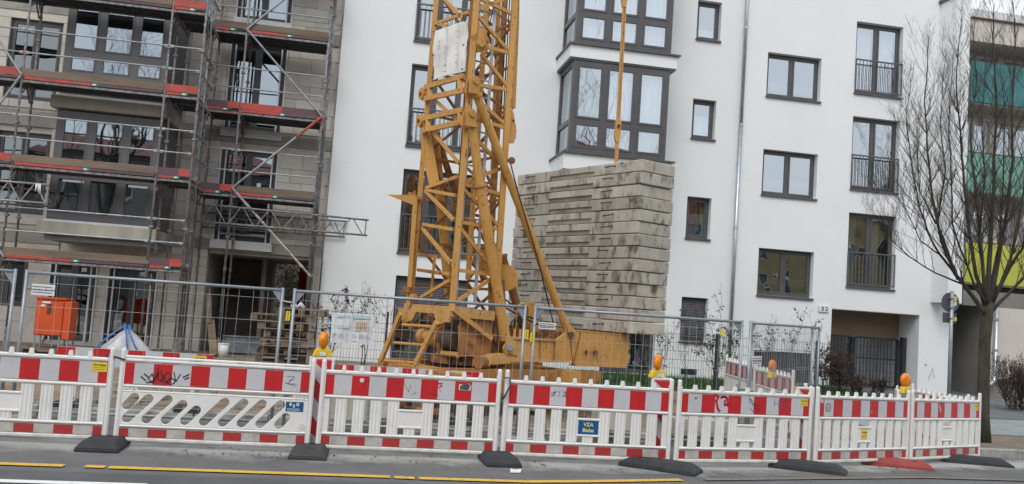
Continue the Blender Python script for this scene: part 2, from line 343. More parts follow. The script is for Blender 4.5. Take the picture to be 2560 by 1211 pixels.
for i in range(34):
    x = -12+i*1.0; MB().box((x+.006, YK+rnd(0, .006), -.2), (x+.994, YK+.14, .006+rnd(-.006, .004))).build('kerb_stone', concr, kerb, bevel=.012)
struct(MB().box((-14, 23.7, -.2), (17.4, 36, .1)).build('courtyard', dirt))
sheet('tree_strip', 9.4, 60, YK+.14, YP0, .0, mat('strip_soil', (.16, .125, .095), (.22, .18, .14), 3, .35, .65, .95, bump=.7, bscale=30, c3=(.1, .06, .04), s3=40, lo3=.6, hi3=.7), nx=80, ny=12, amp=.015)
pv = sheet('pavement', 9.4, 60, YP0, YP1, .0, concr)
PH = (YP1-YP0)/2
for i in range(16):
    for j in range(2):
        x = 9.4+i*1.0; y = YP0+.01+j*PH; MB().box((x+.005, y, .003), (x+.995, y+PH-.01, .030+rnd(-.004, .004))).build('paving_slab', pave, pv, bevel=.006)
sheet('footpath', 9.4, 60, YP1, 30, .12, pathm, nx=40, ny=12, zf=lambda x, y: .035+max(0, y-YP1)*.018)
# grass in front of the white house
gb = sheet('lawn', 3.5, 13.4, 19.4, 22.98, .15, grass, nx=40, ny=12, amp=.03, zf=lambda x, y: .17)
b = MB()
for i in range(5200):
    x = rnd(3.6, 13.3); y = rnd(19.4, 22.9); h = rnd(.05, .16); a = rnd(0, PI); w = .012; dx = math.cos(a)*w; dy = math.sin(a)*w
    b.poly([(x-dx, y-dy, .16), (x+dx, y+dy, .16), (x+rnd(-.05, .05), y+rnd(-.05, .05), .17+h)])
tag(b.build('grass', grass, kind='stuff'), 'short green grass along the foot of the white house', 'grass')
# ================================================================ WALL WITH OPENINGS
def wall(name, x0, x1, z0, z1, Y, holes, m, parent, depth=.2, mrev=None, nx=0):
    b = MB(); X = sorted({x0, x1, *[h[0] for h in holes], *[h[1] for h in holes]}); Z = sorted({z0, z1, *[h[2] for h in holes], *[h[3] for h in holes]})
    X = [x for x in X if x0 <= x <= x1]; Z = [z for z in Z if z0 <= z <= z1]
    for i in range(len(X)-1):
        for j in range(len(Z)-1):
            cx = (X[i]+X[i+1])/2; cz = (Z[j]+Z[j+1])/2
            if any(h[0] < cx < h[1] and h[2] < cz < h[3] for h in holes): continue
            b.poly([(X[i], Y, Z[j]), (X[i+1], Y, Z[j]), (X[i+1], Y, Z[j+1]), (X[i], Y, Z[j+1])])
    for h in holes:
        a, c, e, g = h[:4]; D = h[4] if len(h) > 4 else depth
        b.poly([(a, Y, e), (a, Y+D, e), (a, Y+D, g), (a, Y, g)]); b.poly([(c, Y, e), (c, Y, g), (c, Y+D, g), (c, Y+D, e)])
        b.poly([(a, Y, g), (a, Y+D, g), (c, Y+D, g), (c, Y, g)]); b.poly([(a, Y, e), (c, Y, e), (c, Y+D, e), (a, Y+D, e)])
    me_ob = b.build(name, m, parent); return me_ob
def curtain(x0, x1, z0, z1, y, m, parent, amp=.035, per=.16):
    n = max(6, int((x1-x0)/.03)); b = MB(); vs = []; fs = []; ph = rnd(0, 6)
    for i in range(n+1):
        x = x0+(x1-x0)*i/n; yy = y+math.sin(x*2*PI/per+ph+math.sin(x*5))*amp
        vs += [(x, yy, z0), (x, yy, z1)]
    for i in range(n): fs.append((2*i, 2*i+2, 2*i+3, 2*i+1))
    b.add(vs, fs); return b.build('curtain', m, parent, smooth=True)
def window(par, x0, x1, z0, z1, y, cols=2, rows=None, fm=None, gm=None, fw=.07, sill=True, cur=None, rl=None, sh=0.0, sm=None, sash=.045, sillw=.05, opens=True, papers=0):
    """frame (the window itself) with panes, curtains, sill, railing as its children; y = front of the frame"""
    fm = fm or anth; gm = gm or G1; b = MB(); d = .075
    cols = cols if isinstance(cols, (list, tuple)) else [(x0+(x1-x0)*i/cols) for i in range(1, cols)]
    rows = rows or []
    b.box((x0, y, z0), (x0+fw, y+d, z1)); b.box((x1-fw, y, z0), (x1, y+d, z1)); b.box((x0+fw, y, z0), (x1-fw, y+d, z0+fw)); b.box((x0+fw, y, z1-fw), (x1-fw, y+d, z1))
    for c in cols: b.box((c-fw/2, y+.002, z0+fw), (c+fw/2, y+d-.002, z1-fw))
    CX = [x0+fw/2, *cols, x1-fw/2]; RZ = [z0+fw/2, *rows, z1-fw/2]
    for i in range(len(CX)-1):
        for r in rows: b.box((CX[i]+fw/2, y+.004, r-fw/2), (CX[i+1]-fw/2, y+d-.004, r+fw/2))
    cells = []
    for i in range(len(CX)-1):
        for j in range(len(RZ)-1):
            a, c, e, g = CX[i]+fw/2, CX[i+1]-fw/2, RZ[j]+fw/2, RZ[j+1]-fw/2
            if opens:
                s = sash; b.box((a, y-.012, e), (a+s, y+.03, g)); b.box((c-s, y-.012, e), (c, y+.03, g)); b.box((a+s, y-.012, e), (c-s, y+.03, e+s)); b.box((a+s, y-.012, g-s), (c-s, y+.03, g)); a += s; c -= s; e += s; g -= s
            cells.append((a, c, e, g))
    w = b.build('window', fm, par)
    for (a, c, e, g) in cells:
        MB().poly([(a, y+.02, e), (c, y+.02, e), (c, y+.02, g), (a, y+.02, g)]).build('pane', gm, w)
    if sill:
        s = MB(); s.box((x0-.02, y-.23, z0-sillw), (x1+.02, y+.0, z0-.004)); s.build('sill', sm or anth, w)
    if cur:
        for (a, c, e, g, m) in cur: curtain(x0+(x1-x0)*a, x0+(x1-x0)*c, z0+(z1-z0)*e, z0+(z1-z0)*g, y+.16, m, w)
    if rl:
        r = MB(); yy = y-.20; zb, zt = z0+.08, z0+rl
        r.bar((x0+.0, yy, zt), (x1, yy, zt), .05, .035); r.bar((x0, yy, zb), (x1, yy, zb), .03, .03)
        n = int((x1-x0)/.115)
        for i in range(n+1):
            x = x0+.02+(x1-x0-.04)*i/n; r.bar((x, yy, zb+.015), (x, yy, zt-.017), .016 if i not in (0, n) else .035, .016)
        r.build('railing', rail, w)
    if sh:
        s = MB(); zz = z1-.02; n = int(sh/.045)
        for i in range(n):
            t = zz-i*.045; s.add([(x0+.03, y-.03, t), (x1-.03, y-.03, t), (x1-.03, y-.052, t-.03), (x0+.03, y-.052, t-.03), (x1-.03, y-.03, t-.042), (x0+.03, y-.03, t-.042)], [(0, 1, 2, 3), (3, 2, 4, 5)])
        s.build('roller_shutter', shut, w)
    return w
# ================================================================ WHITE HOUSE
WY = 23.0
wh = thing('white_house', 'white rendered apartment house number 52 with dark grey window frames behind the crane', 'building', (8.4, 23, 0))
ST = 2.81
winD = [(11.1, 12.77, 5.43, 6.72), (11.11, 12.79, 2.60, 3.91), (11.1, 12.76, 8.25, 9.52)]
winE = [(13.82, 15.32, z, z+2.12) for z in (3.03, 5.84, 8.65)]
winC = [(8.92, 9.63, 4.02, 5.17), (8.93, 9.62, 6.82, 7.93), (8.92, 9.63, 9.64, 10.76), (8.92, 9.68, 1.17, 2.38)]
winA = [(1.08, 3.02, z, z+2.18) for z in (3.0, 5.81, 8.62)]
winG = (1.1, 3.02, .22, 2.38)
winR = (6.7, 8.22, .2, 2.3)
garage = (11.12, 12.9, .2, 1.05)
gate = (13.41, 16.17, .1, 2.36, 3.4)
bayh = (5.3, 7.5, 5.9, 13.6, .3)
WTOP = 14.6
holes = winA+winC+winD+winE+[winG, winR, garage, gate, bayh]
wall('wall', -.79, 17.26, 0, WTOP, WY, holes, render, wh)
b = MB()
b.poly([(-.79, WY, 0), (-.79, WY, WTOP), (-.79, 26.9, WTOP), (-.79, 26.9, 0)]); b.poly([(17.26, WY, 0), (17.26, 26.9, 0), (17.26, 26.9, WTOP), (17.26, WY, WTOP)])
b.poly([(-.79, 26.9, 0), (-.79, 26.9, WTOP), (13.3, 26.9, WTOP), (13.3, 26.9, 0)]); b.poly([(16.3, 26.9, 0), (16.3, 26.9, WTOP), (17.26, 26.9, WTOP), (17.26, 26.9, 0)]); b.poly([(13.3, 26.9, 2.4), (13.3, 26.9, WTOP), (16.3, 26.9, WTOP), (16.3, 26.9, 2.4)])
b.build('side_wall', render, wh)
MB().box((-.85, WY-.06, WTOP), (17.32, 26.9, WTOP+.12)).build('roof', anth, wh)
b = MB()
b.poly([(-.7, 26.5, 0), (13.3, 26.5, 0), (13.3, 26.5, WTOP-.1), (-.7, 26.5, WTOP-.1)]); b.poly([(13.3, 26.5, 2.4), (17.2, 26.5, 2.4), (17.2, 26.5, WTOP-.1), (13.3, 26.5, WTOP-.1)])
for i in range(6): b.box((-.7, WY+.35, .0+i*ST+.1), (13.3, 26.4, .0+i*ST+.3)); b.box((16.3, WY+.35, i*ST+.1), (17.2, 26.4, i*ST+.3))
for i in range(1, 6): b.box((13.32, WY+.35, i*ST+.1), (16.28, 26.4, i*ST+.3))
for x in (.4, 3.9, 8.3, 10.3, 13.2, 16.4): b.box((x, WY+.36, .31), (x+.1, 26.39, WTOP-.2))
b.build('interior', room, wh)
FY = WY+.17
for i, h in enumerate(winA):
    window(wh, *h, FY, 3, gm=G2, rl=.98, cur=[(.3, .72, 0, 1, curt)] if i == 1 else ([(.5, .8, 0, 1, curt)] if i == 2 else None))
window(wh, *winG, FY, 3, gm=G2, sh=1.15)
window(wh, *winR, FY, 2, gm=G2)
window(wh, *winC[3], FY, 1, sh=1.1)
window(wh, *winC[0], FY, 1, gm=G1, cur=[(.1, .9, .0, .34, curtb), (.1, .9, .36, .62, curtg)])
window(wh, *winC[1], FY, 1, cur=[(.08, .92, 0, .62, curt)])
window(wh, *winC[2], FY, 1, cur=[(.08, .92, 0, .34, curt)])
window(wh, *winD[0], FY, 2); window(wh, *winD[1], FY, 2, gm=G2); window(wh, *winD[2], FY, 2)
window(wh, *winE[0], FY, 2, gm=G2, rl=.98, cur=[(.04, .30, 0, 1, curtg), (.52, .76, 0, 1, curtg)])
window(wh, *winE[1], FY, 2, rl=.98); window(wh, *winE[2], FY, 2, rl=.98, cur=[(.04, .46, 0, 1, curt), (.54, .94, 0, 1, curt)])
b = MB(); b.box((garage[0], WY+.12, garage[2]), (garage[1], WY+.16, garage[3])); b.build('basement_grille', gatem, wh)
b = MB()
for i in range(22): x = garage[0]+.04+i*.083; b.bar((x, WY+.1, .2), (x, WY+.1, 1.05), .02)
b.build('grille_bars', fgreen, wh)
# bay window
BX0, BX1, BYF = 5.1, 7.68, 21.5
def bay_level(zb, zt):
    w = window(wh, BX0, BX1, zb, zt, BYF+.03, 3, rows=[zb+.82], fw=.13, sash=.05, sill=False, cur=[(.30, .62, .36, 1, curt), (.68, .98, .36, 1, curt), (.3, .98, 0, .3, curtg)] if zb < 6.5 else [(.02, .30, 0, 1, curt), (.34, .62, 0, .9, curt), (.68, .98, 0, 1, curt)])
    fw = .12    # side windows, built along Y
    for (xx, sg) in ((BX0, 1), (BX1, -1)):
        s = MB()
        for (ya, yb_) in ((BYF+.106, BYF+.2), (WY-.1, WY)): s.box((min(xx, xx+sg*.08), ya, zb), (max(xx, xx+sg*.08), yb_, zt))
        for z in (zb, zb+.76, zt-fw): s.box((min(xx, xx+sg*.08), BYF+.2, z), (max(xx, xx+sg*.08), WY-.1, z+fw))
        sw = s.build('side_window', anth, wh); xx = xx+sg*.04
        if sg > 0: sw0 = sw
        for (a, c) in ((zb+fw, zb+.76), (zb+.76+fw, zt-fw)): MB().poly([(xx, BYF+.2, a), (xx, WY-.1, a), (xx, WY-.1, c), (xx, BYF+.2, c)]).build('pane', G1, sw)
    c = MB(); vs = []
    for i in range(30): vs += [(BX0+.2+math.sin(i*1.2)*.03, BYF+.25+i*.04, zb+.1), (BX0+.2+math.sin(i*1.2)*.03, BYF+.25+i*.04, zt-.1)]
    c.add(vs, [(2*i, 2*i+2, 2*i+3, 2*i+1) for i in range(29)]); c.build('curtain', curt, sw0, smooth=True)
def bay_band(z0, z1):
    b = MB(); b.box((4.98, BYF-.02, z0), (7.85, WY-.002, z1)); b.build('bay_band', render, wh)
    s = MB(); s.box((4.93, BYF-.09, z1+.002), (7.92, WY-.004, z1+.045)); s.build('bay_ledge', anth, wh)
    s = MB(); s.box((5.0, BYF, z0-.05), (7.83, WY-.006, z0-.003)); s.build('bay_soffit', anth, wh)
bay_band(5.35, 5.75); bay_level(5.8, 8.19); bay_band(8.24, 8.56); bay_level(8.61, 11.0); bay_band(11.05, 11.37); bay_level(11.42, 13.8)
# right-hand projecting bay
rb = MB(); RX0, RX1, RY = 16.5, 17.56, 22.0
def rbp():
    q = P(2393, 0, 22.5)
RXE = P(2428, 0, WY-.75).x; rb.box((RX0, WY-.75, 2.75), (RXE, WY-.003, 11.62)); rb.build('projecting_bay', render, wh)
MB().box((16.44, WY-.8, 11.622), (RXE+.05, WY-.0035, 11.72)).build('bay_coping', anth, wh)
# passage with gate
b = MB(); x0, x1, z0, z1 = gate[:4]
b.box((x0-4, 30.5, 0), (x1+3, 30.7, 3.2)); tag(b.build('courtyard_wall', beige), 'beige courtyard wall seen through the gate of the white house', 'wall')
MB().box((x0+.003, WY+.003, z1-.02), (x1-.003, 26.39, z1-.003)).build('passage_ceiling', soff, wh)
MB().box((x0+.01, WY+.95, 1.62), (x1-.01, WY+1.05, z1-.021)).build('lintel_panel', soff, wh)
gt = thing('courtyard_gate', 'dark steel bar gate closing the passage under the white house', 'gate', (14.6, 23.6, .1))
yg = 23.75
for (a, c) in ((x0+.02, 14.55), (14.6, x1-.17)):
    f = MB(); f.bar((a, yg, .2), (a, yg, 1.6), .07); f.bar((c, yg, .2), (c, yg, 1.6), .07)
    for z in (.2, 1.0, 1.6): f.bar((a+.035, yg, z), (c-.035, yg, z), .05)
    gl_ = f.build('gate_leaf', gatem, gt)
    n = int((c-a)/.11)
    bm_ = MB().bar((0, 0, 0), (0, 0, 1.35), .02); proto = bm_.build('bar', gatem, gl_, world=False); proto.location = Vector((a+.1, yg, .22))-off(gl_)
    for i in range(1, n-1): inst(proto, gl_, 'bar', Vector((a+.1+i*.11, yg, .22))-off(gl_))
MB().box((14.45, yg-.07, .95), (14.62, yg-.036, 1.12)).build('lock_case', gatem, gt)
pst = MB().box((x1-.16, yg-.25, .1), (x1-.04, yg-.1, 1.68)).build('gate_post', gatem, gt)
# plate and drainpipe, details
pl = thing('house_number_plate', 'small white house number plate reading 52 beside the passage', 'sign', (13.13, WY, 2.33))
MB().box((12.98, WY-.05, 2.24), (13.29, WY-.002, 2.42)).build('plate', paper, pl, bevel=.01)
text('number', '5 2', .15, (.03, -.053, 0), pl, inkb, bold=.004)
dp = thing('drainpipe', 'zinc drainpipe running down the white facade', 'pipe', (10.35, 22.9, .1))
MB().tube([(10.345, WY-.09, .15), (10.345, WY-.09, 7.3)], .055, 12).build('pipe', zinc, dp, smooth=True)
MB().tube([(10.345, WY-.09, 7.3), (10.345, WY-.09, WTOP)], .052, 12).build('pipe', zinc, dp, smooth=True)
for z in (1.6, 4.4, 7.3, 10.1): MB().tube([(10.345, WY-.09, z-.03), (10.345, WY-.09, z+.03)], .064, 12).build('clamp', zinc, dp)
b = MB(); b.tube([P(2319, 950, WY)+Vector((0, -.03, 0)), P(2330, 920, WY)+Vector((0, -.03, 0)), P(2334, 945, WY)+Vector((0, -.03, 0))], .0045, 5)
tag(b.build('hanging_wire', blk), 'thin loose black wire at the foot of the white house corner', 'wire')
tag(MB().tube([(16.42, WY-.02, .95), (16.42, WY-.001, .95)], .025, 12).build('wall_vent', galv), 'small round vent cap in the white wall right of the gate', 'vent')
sv = MB().box((9.0, WY-.03, .28), (9.45, WY-.003, .42)).build('cellar_vent', gatem); tag(sv, 'small dark cellar vent low in the white wall', 'vent')
# ================================================================ NEIGHBOUR WITH COLOURED BALCONIES
nb = thing('balcony_house', 'beige apartment house with teal, green and yellow balcony fronts right of the white house', 'building', (22, 24, 0))
NX = 17.56; NY = 24.4
nholes = [(17.9, 19.2, 9.7, 11.0), (19.4, 22, 9.7, 11.0), (17.9, 19.0, 7.0, 8.5), (19.1, 20.6, 6.9, 8.5), (20.8, 23, 7.0, 8.5), (17.9, 19.1, 4.4, 5.8), (19.3, 19.9, 4.2, 5.8), (20.2, 23, 4.4, 5.8)]
NYW = 23.9
wall('wall', NX, 34, 3.2, 10.655, NYW, [h if h[3] < 10.6 else (*h[:3], 10.6) for h in nholes], beige, nb)
nholes = [h if h[3] < 10.6 else (*h[:3], 10.6) for h in nholes]
MB().box((NX, NY-1.4, 10.66), (34, NY+9, 11.33)).build('fascia', beige, nb)
MB().box((NX, NY-1.25, 11.38), (34, NY+9, 11.70)).build('parapet', whpvc, nb)
MB().box((NX-.02, NY-1.46, 11.332), (34, NY+9, 11.378)).build('drip_edge', mat('dark_edge', (.12, .05, .04)), nb)
for (n_, z0, z1, m) in (('balcony_front', 8.8, 10.02, tealm), ('balcony_front', 6.08, 7.26, mint), ('balcony_front', 3.42, 4.6, ylw)):
    fr = MB()
    for i in range(6): fr.box((17.55+i*2.2+.004, NY-1.45, z0), (17.55+(i+1)*2.2-.004, NY-1.41, z1))
    f = fr.build(n_, m, nb)
    MB().box((17.58, NY-1.4, z0-.05), (30.7, NY-.002, z0+.12)).build('balcony_floor', mat('floor_slab', (.42, .37, .33)), nb)
    MB().bar((17.55, NY-1.43, z1+.02), (30.7, NY-1.43, z1+.02), .05, .03).build('handrail', dsign, nb)
for h in nholes: window(nb, *h, NYW+.1, 2 if h[1]-h[0] > 1 else 1, fm=whpvc, gm=G1, sill=False, cur=[(.04, .96, .0, 1, curt)])
bb = MB(); bb.box((NX, NY-1.4, 2.75), (34, NY+9, 3.2)); bb.build('slab_edge', plinth, nb)
NSX = P(2462, 850, 23.0).x
b = MB(); b.poly([(NX, 24.9, 0), (NSX, 24.9, 0), (NSX, 24.9, 2.75), (NX, 24.9, 2.75)]); b.poly([(NSX, 24.9, 0), (NSX, 23.0, 0), (NSX, 23.0, 2.75), (NSX, 24.9, 2.75)])
b.build('recess_wall', plinth, nb)
MB().poly([(NSX, 23.0, .62), (34, 23.0, .62), (34, 23.0, 2.75), (NSX, 23.0, 2.75)]).build('ground_floor_wall', beige, nb)
MB().box((NSX+.02, 23.03, 0), (34, 23.2, .62)).build('plinth', plinth, nb)
MB().box((17.62, 24.6, 0), (NSX-.01, 24.88, 1.0)).build('plinth', plinth, nb)
b = MB(); b.poly([(NX, NY+.25, 0), (NX, NY+9, 0), (NX, NY+9, 12), (NX, NY+.25, 12)]); b.poly([(NX, 26.4, 2.8), (34, 26.4, 2.8), (34, 26.4, 11), (NX, 26.4, 11)]); b.build('back_wall', room, nb)
d2 = thing('downpipe', 'grey downpipe with a curved foot on the beige ground floor wall behind the street tree', 'pipe', (20.6, 22.9, 0))
X = P(2490, 850, 22.9).x
MB().tube([(X, 22.9, 2.7), (X, 22.9, .75), (X-.05, 22.88, .6), (X-.2, 22.86, .5), (X-.4, 22.85, .5)], .06, 10).build('pipe', zinc, d2, smooth=True)
for z in (1.5, 2.4): MB().tube([(X, 22.9, z-.03), (X, 22.9, z+.03)], .075, 10).build('clamp', zinc, d2)
# ================================================================ UNFINISHED HOUSE (left)
LY = 23.1
lh = thing('unfinished_house', 'unrendered block-built apartment house shell behind the scaffolding', 'building', (-6, 23.1, 0))
rw = [(-3.55, -2.12, 2.95, 5.26), (-3.55, -2.12, 5.80, 8.0), (-3.5, -2.1, 8.66, 10.9)]
passage = (-3.63, -1.07, 0.05, 2.67, 5.0)
dr = [(-7.24, -6.18, .2, 2.2), (-5.9, -4.78, .2, 2.2)]
lw = [(-8.75, -7.75, .95, 2.16)] + [(-8.75, -7.55, z, z+2.0) for z in (3.2, 6.0, 8.8)]
bayo = (-6.6, -4.8, 3.1, 13.0, .3)
lholes = rw+[passage, bayo]+dr+lw
wall('masonry_core', -18, -.80, 0, 13, LY+.03, lholes, mortar, lh, .25)
b = MB(); b.poly([(-18, LY+.03, 13), (-.8, LY+.03, 13), (-.8, 28, 13), (-18, 28, 13)]); b.poly([(-18, LY, 0), (-18, 28, 0), (-18, 28, 13), (-18, LY, 13)])
b.poly([(-.8, 26.9, 0), (-.8, 28, 0), (-.8, 28, 13), (-.8, 26.9, 13)]); b.poly([(-18, 27.9, 0), (-2.4, 27.9, 0), (-2.4, 27.9, 13), (-18, 27.9, 13)]); b.poly([(-2.4, 27.9, 2.7), (-.8, 27.9, 2.7), (-.8, 27.9, 13), (-2.4, 27.9, 13)])
b.build('rear_wall', mortar, lh)
b = MB()
for i in range(1, 5): b.box((-17.9, LY+.3, i*ST-.05), (-.85, 27.85, i*ST+.1))
b.box((-4.2, LY+.3, 0), (-4.05, 27.8, 2.74)); b.box((-7.5, LY+.3, 0), (-7.4, 27.8, 12)); b.build('floor_slab', room, lh)
# lintel and ring beams in raw concrete
for (x0, x1, z0, z1) in ((-4.55, -.83, 2.68, 2.93), (-4.55, -.83, 5.45, 5.76), (-4.55, -.83, 8.22, 8.52), (-9.8, -7.1, 2.5, 2.85), (-9.8, -7.1, 5.35, 5.75), (-9.8, -7.1, 8.2, 8.6)):
    MB().box((x0, LY-.02, z0), (x1, LY+.02, z1)).build('ring_beam', rawc, lh, bevel=.008)
HB = [h[:4] for h in lholes]+[(-4.55, -.83, 2.68, 2.93), (-4.55, -.83, 5.45, 5.76), (-4.55, -.83, 8.22, 8.52), (-9.8, -7.1, 2.5, 2.85), (-9.8, -7.1, 5.35, 5.75), (-9.8, -7.1, 8.2, 8.6), (-7.1, -4.55, 2.25, 13)]
nblk = 0
def blocks(X0, X1, Z0, Z1, bw=.62, bh=.36):
    global nblk
    z = Z0; r = 0
    while z < Z1-.05:
        zt = min(z+bh, Z1); cuts = [(X0, X1)]
        for (a, c, e, g) in HB:
            if e < zt-.03 and g > z+.03:
                if e > z+.1: zt = min(zt, max(e, z+.1)); continue
                nc = []
                for (p, q) in cuts:
                    if c <= p or a >= q: nc.append((p, q))
                    else:
                        if a > p: nc.append((p, a))
                        if c < q: nc.append((c, q))
                cuts = nc
        for (p, q) in cuts:
            x = p-(bw*.5 if r % 2 else 0)
            while x < q-.02:
                a = max(x, p)+.004; c = min(x+bw, q)-.004
                if c-a > .05 and nblk < 296:
                    y = LY+rnd(-.004, .004); MB().box((a, y, z+.004), (c, LY+.04, zt-.004)).build('block', aac, lh, bevel=.004); nblk += 1
                x += bw
        z = zt; r += 1
blocks(-4.5, -.83, .1, 9.75)
blocks(-7.75, -4.5, .1, 2.26)
blocks(-9.6, -7.1, .1, 9.6, 1.0, .5)
blocks(-.83-.0001, -.83, 0, .01)
# plastered jambs round the doors, white guide rails
def guide(x0, x1, z0, z1, y=LY-.005):
    g = MB()
    for x in (x0, x0+.13, x1-.16, x1-.03): g.box((x, y-.03, z0), (x+.035, y-.002, z1))
    g.box((x0, y-.02, z1+.002), (x1, y-.002, z1+.05)); g.build('guide_rail', whpvc, lh)
for i, h in enumerate(rw):
    w = window(lh, *h, LY+.1, 2, gm=G1b, fw=.08, sm=whpvc, sillw=.14)
    guide(h[0], h[1]+.005, h[2], h[3])
    sb = MB(); sb.box((h[0]-.04, LY-.12, h[2]-.22), (h[1]+.04, LY-.03, h[2]-.05)); sb.build('sill_board', whpvc, w)
    if i == 0:
        r = MB(); n = 18
        for zz in (3.1, 3.3, 3.5, 3.7): r.bar((h[0]+.15, LY-.04, zz), (h[1]-.15, LY-.04, zz), .02, .03)
        r.build('transport_frame', scafw, w)
        MB().box((-2.6, LY+.08, 4.35), (-2.5, LY+.085, 4.47)).build('paper_note', paper, w)
for i, h in enumerate(dr):
    w = window(lh, *h, LY+.12, 2, gm=G2, fw=.08, sill=False); guide(h[0]-.02, h[1]+.02, h[2], h[3])
    MB().box(((h[0]+h[1])/2+.15, LY+.085, 1.9), ((h[0]+h[1])/2+.27, LY+.09, 2.0)).build('paper_note', paper, w)
for h in lw: window(lh, *h, LY+.1, 2, gm=G3, sill=False)
# passage interior
b = MB(); b.poly([(-3.62, LY+.3, .1), (-3.62, 27.9, .1), (-3.62, 27.9, 2.67), (-3.62, LY+.3, 2.67)]); b.poly([(-2.3, 24.6, .1), (-2.3, 27.9, .1), (-2.3, 27.9, 2.67), (-2.3, 24.6, 2.67)])
b.box((-2.42, 24.6, .1), (-2.31, 27.85, 2.66)); b.build('passage_wall', rawc, lh)
MB().box((-3.6, LY+.06, 2.60), (-.85, 27.8, 2.665)).build('passage_ceiling', rawc, lh)
MB().box((-1.02, LY-.3, .1), (-.82, LY-.0, 2.68)).build('insulation_edge', rawc, lh)
# bay of the unfinished house
LBX0, LBX1, LBY = -6.86, -4.6, 21.2
def lbay(z0, z1, rows, panel):
    if panel: MB().box((LBX0, LBY+.02, z0), (LBX1, LBY+.1, panel-.002)).build('cladding_panel', anth2, lh)
    window(lh, LBX0, LBX1, panel or z0, z1, LBY+.02, 3, rows=rows, fm=anth2, gm=G1b, cur=None if z0 > 5 else [(.04, .96, 0, .38, film)], fw=.15, sash=.03, sill=False)
    MB().box((LBX0, LBY+.105, z0), (LBX0+.1, LY, z1)).build('bay_side', anth2, lh); MB().box((LBX1-.1, LBY+.105, z0), (LBX1, LY, z1)).build('bay_side', anth2, lh)
def lledge(z0, z1):
    b = MB(); b.box((LBX0-.13, LBY-.14, z0), (LBX1+.0, LBY+.012, z1)); b.box((LBX0-.13, LBY+.013, z0), (LBX0-.01, LY, z1)); b.box((LBX1+.003, LBY-.1, z0), (LBX1+.12, LY, z1)); b.box((LBX0, LBY+.2, z0+.02), (LBX1-.01, LY, z1-.02)); b.build('concrete_ledge', ledge, lh, bevel=.01)
    MB().box((LBX0-.02, LBY-.11, z1+.002), (LBX1-.04, LBY-.06, z1+.05)).build('tape_strip', whpvc, lh)
lledge(2.68, 2.96); lbay(3.0, 5.5, [4.05], 0); lledge(5.54, 5.80); lbay(5.84, 8.35, [6.85], 6.28); lledge(8.38, 8.62); lbay(8.66, 11.1, [9.6], 9.1)
MB().box((LBX0, LBY+.02, 2.55), (LBX1, LY, 2.675)).build('bay_soffit', rawc, lh)
for x in (-6.6, -5.2): MB().box((x, LBY+.01, 3.88), (x+.45, LBY+.018, 3.93)).build('tape_strip', whpvc, lh)
# ================================================================ SCAFFOLDING
sc = thing('scaffolding', 'paint-stained steel scaffolding with red toe boards in front of the unfinished house', 'scaffolding', (-4.4, 20.3, .1))
sup = MB().tube([(0, 0, 0), (0, 0, 1)], .026, 8)
def post(x, y, z0=.12, z1=10.5, foot=True):
    o = MB().tube([(x, y, z0+.02), (x, y, z1)], .026, 8).build('post', scafm, sc, smooth=True)
    if foot:
        MB().box((x-.08, y-.08, z0-.02), (x+.08, y+.08, z0)).build('base_plate', scafm, o)
        MB().tube([(x, y, z0), (x, y, z0+.45)], .034, 8).build('jack', scafm, o)
    for z in (2.2, 4.2, 6.2, 8.1):
        MB().tube([(x, y, z-.04), (x, y, z+.04)], .036, 8).build('coupling', scafm, o)
        MB().box((x-.045, y-.045, z+.75), (x+.045, y+.045, z+.8)).build('wedge_clamp', scafm, o)
def deck(xa, xb, ya, yb_, z, n=2):
    w = (yb_-ya)/n
    for i in range(n):
        y0 = ya+i*w+.006; y1 = ya+(i+1)*w-.006; b = MB(); b.box((xa+.03, y0, z-.02), (xb-.03, y1, z))
        for y in (y0+.015, (y0+y1)/2, y1-.015): b.box((xa+.03, y-.014, z-.10), (xb-.03, y+.014, z-.0205))
        for x in (xa+.04, xb-.06): b.box((x, y0+.03, z-.08), (x+.02, (y0+y1)/2-.014, z-.021)); b.box((x, (y0+y1)/2+.014, z-.08), (x+.02, y1-.03, z-.021))
        b.build('deck_plank', deckm, sc)
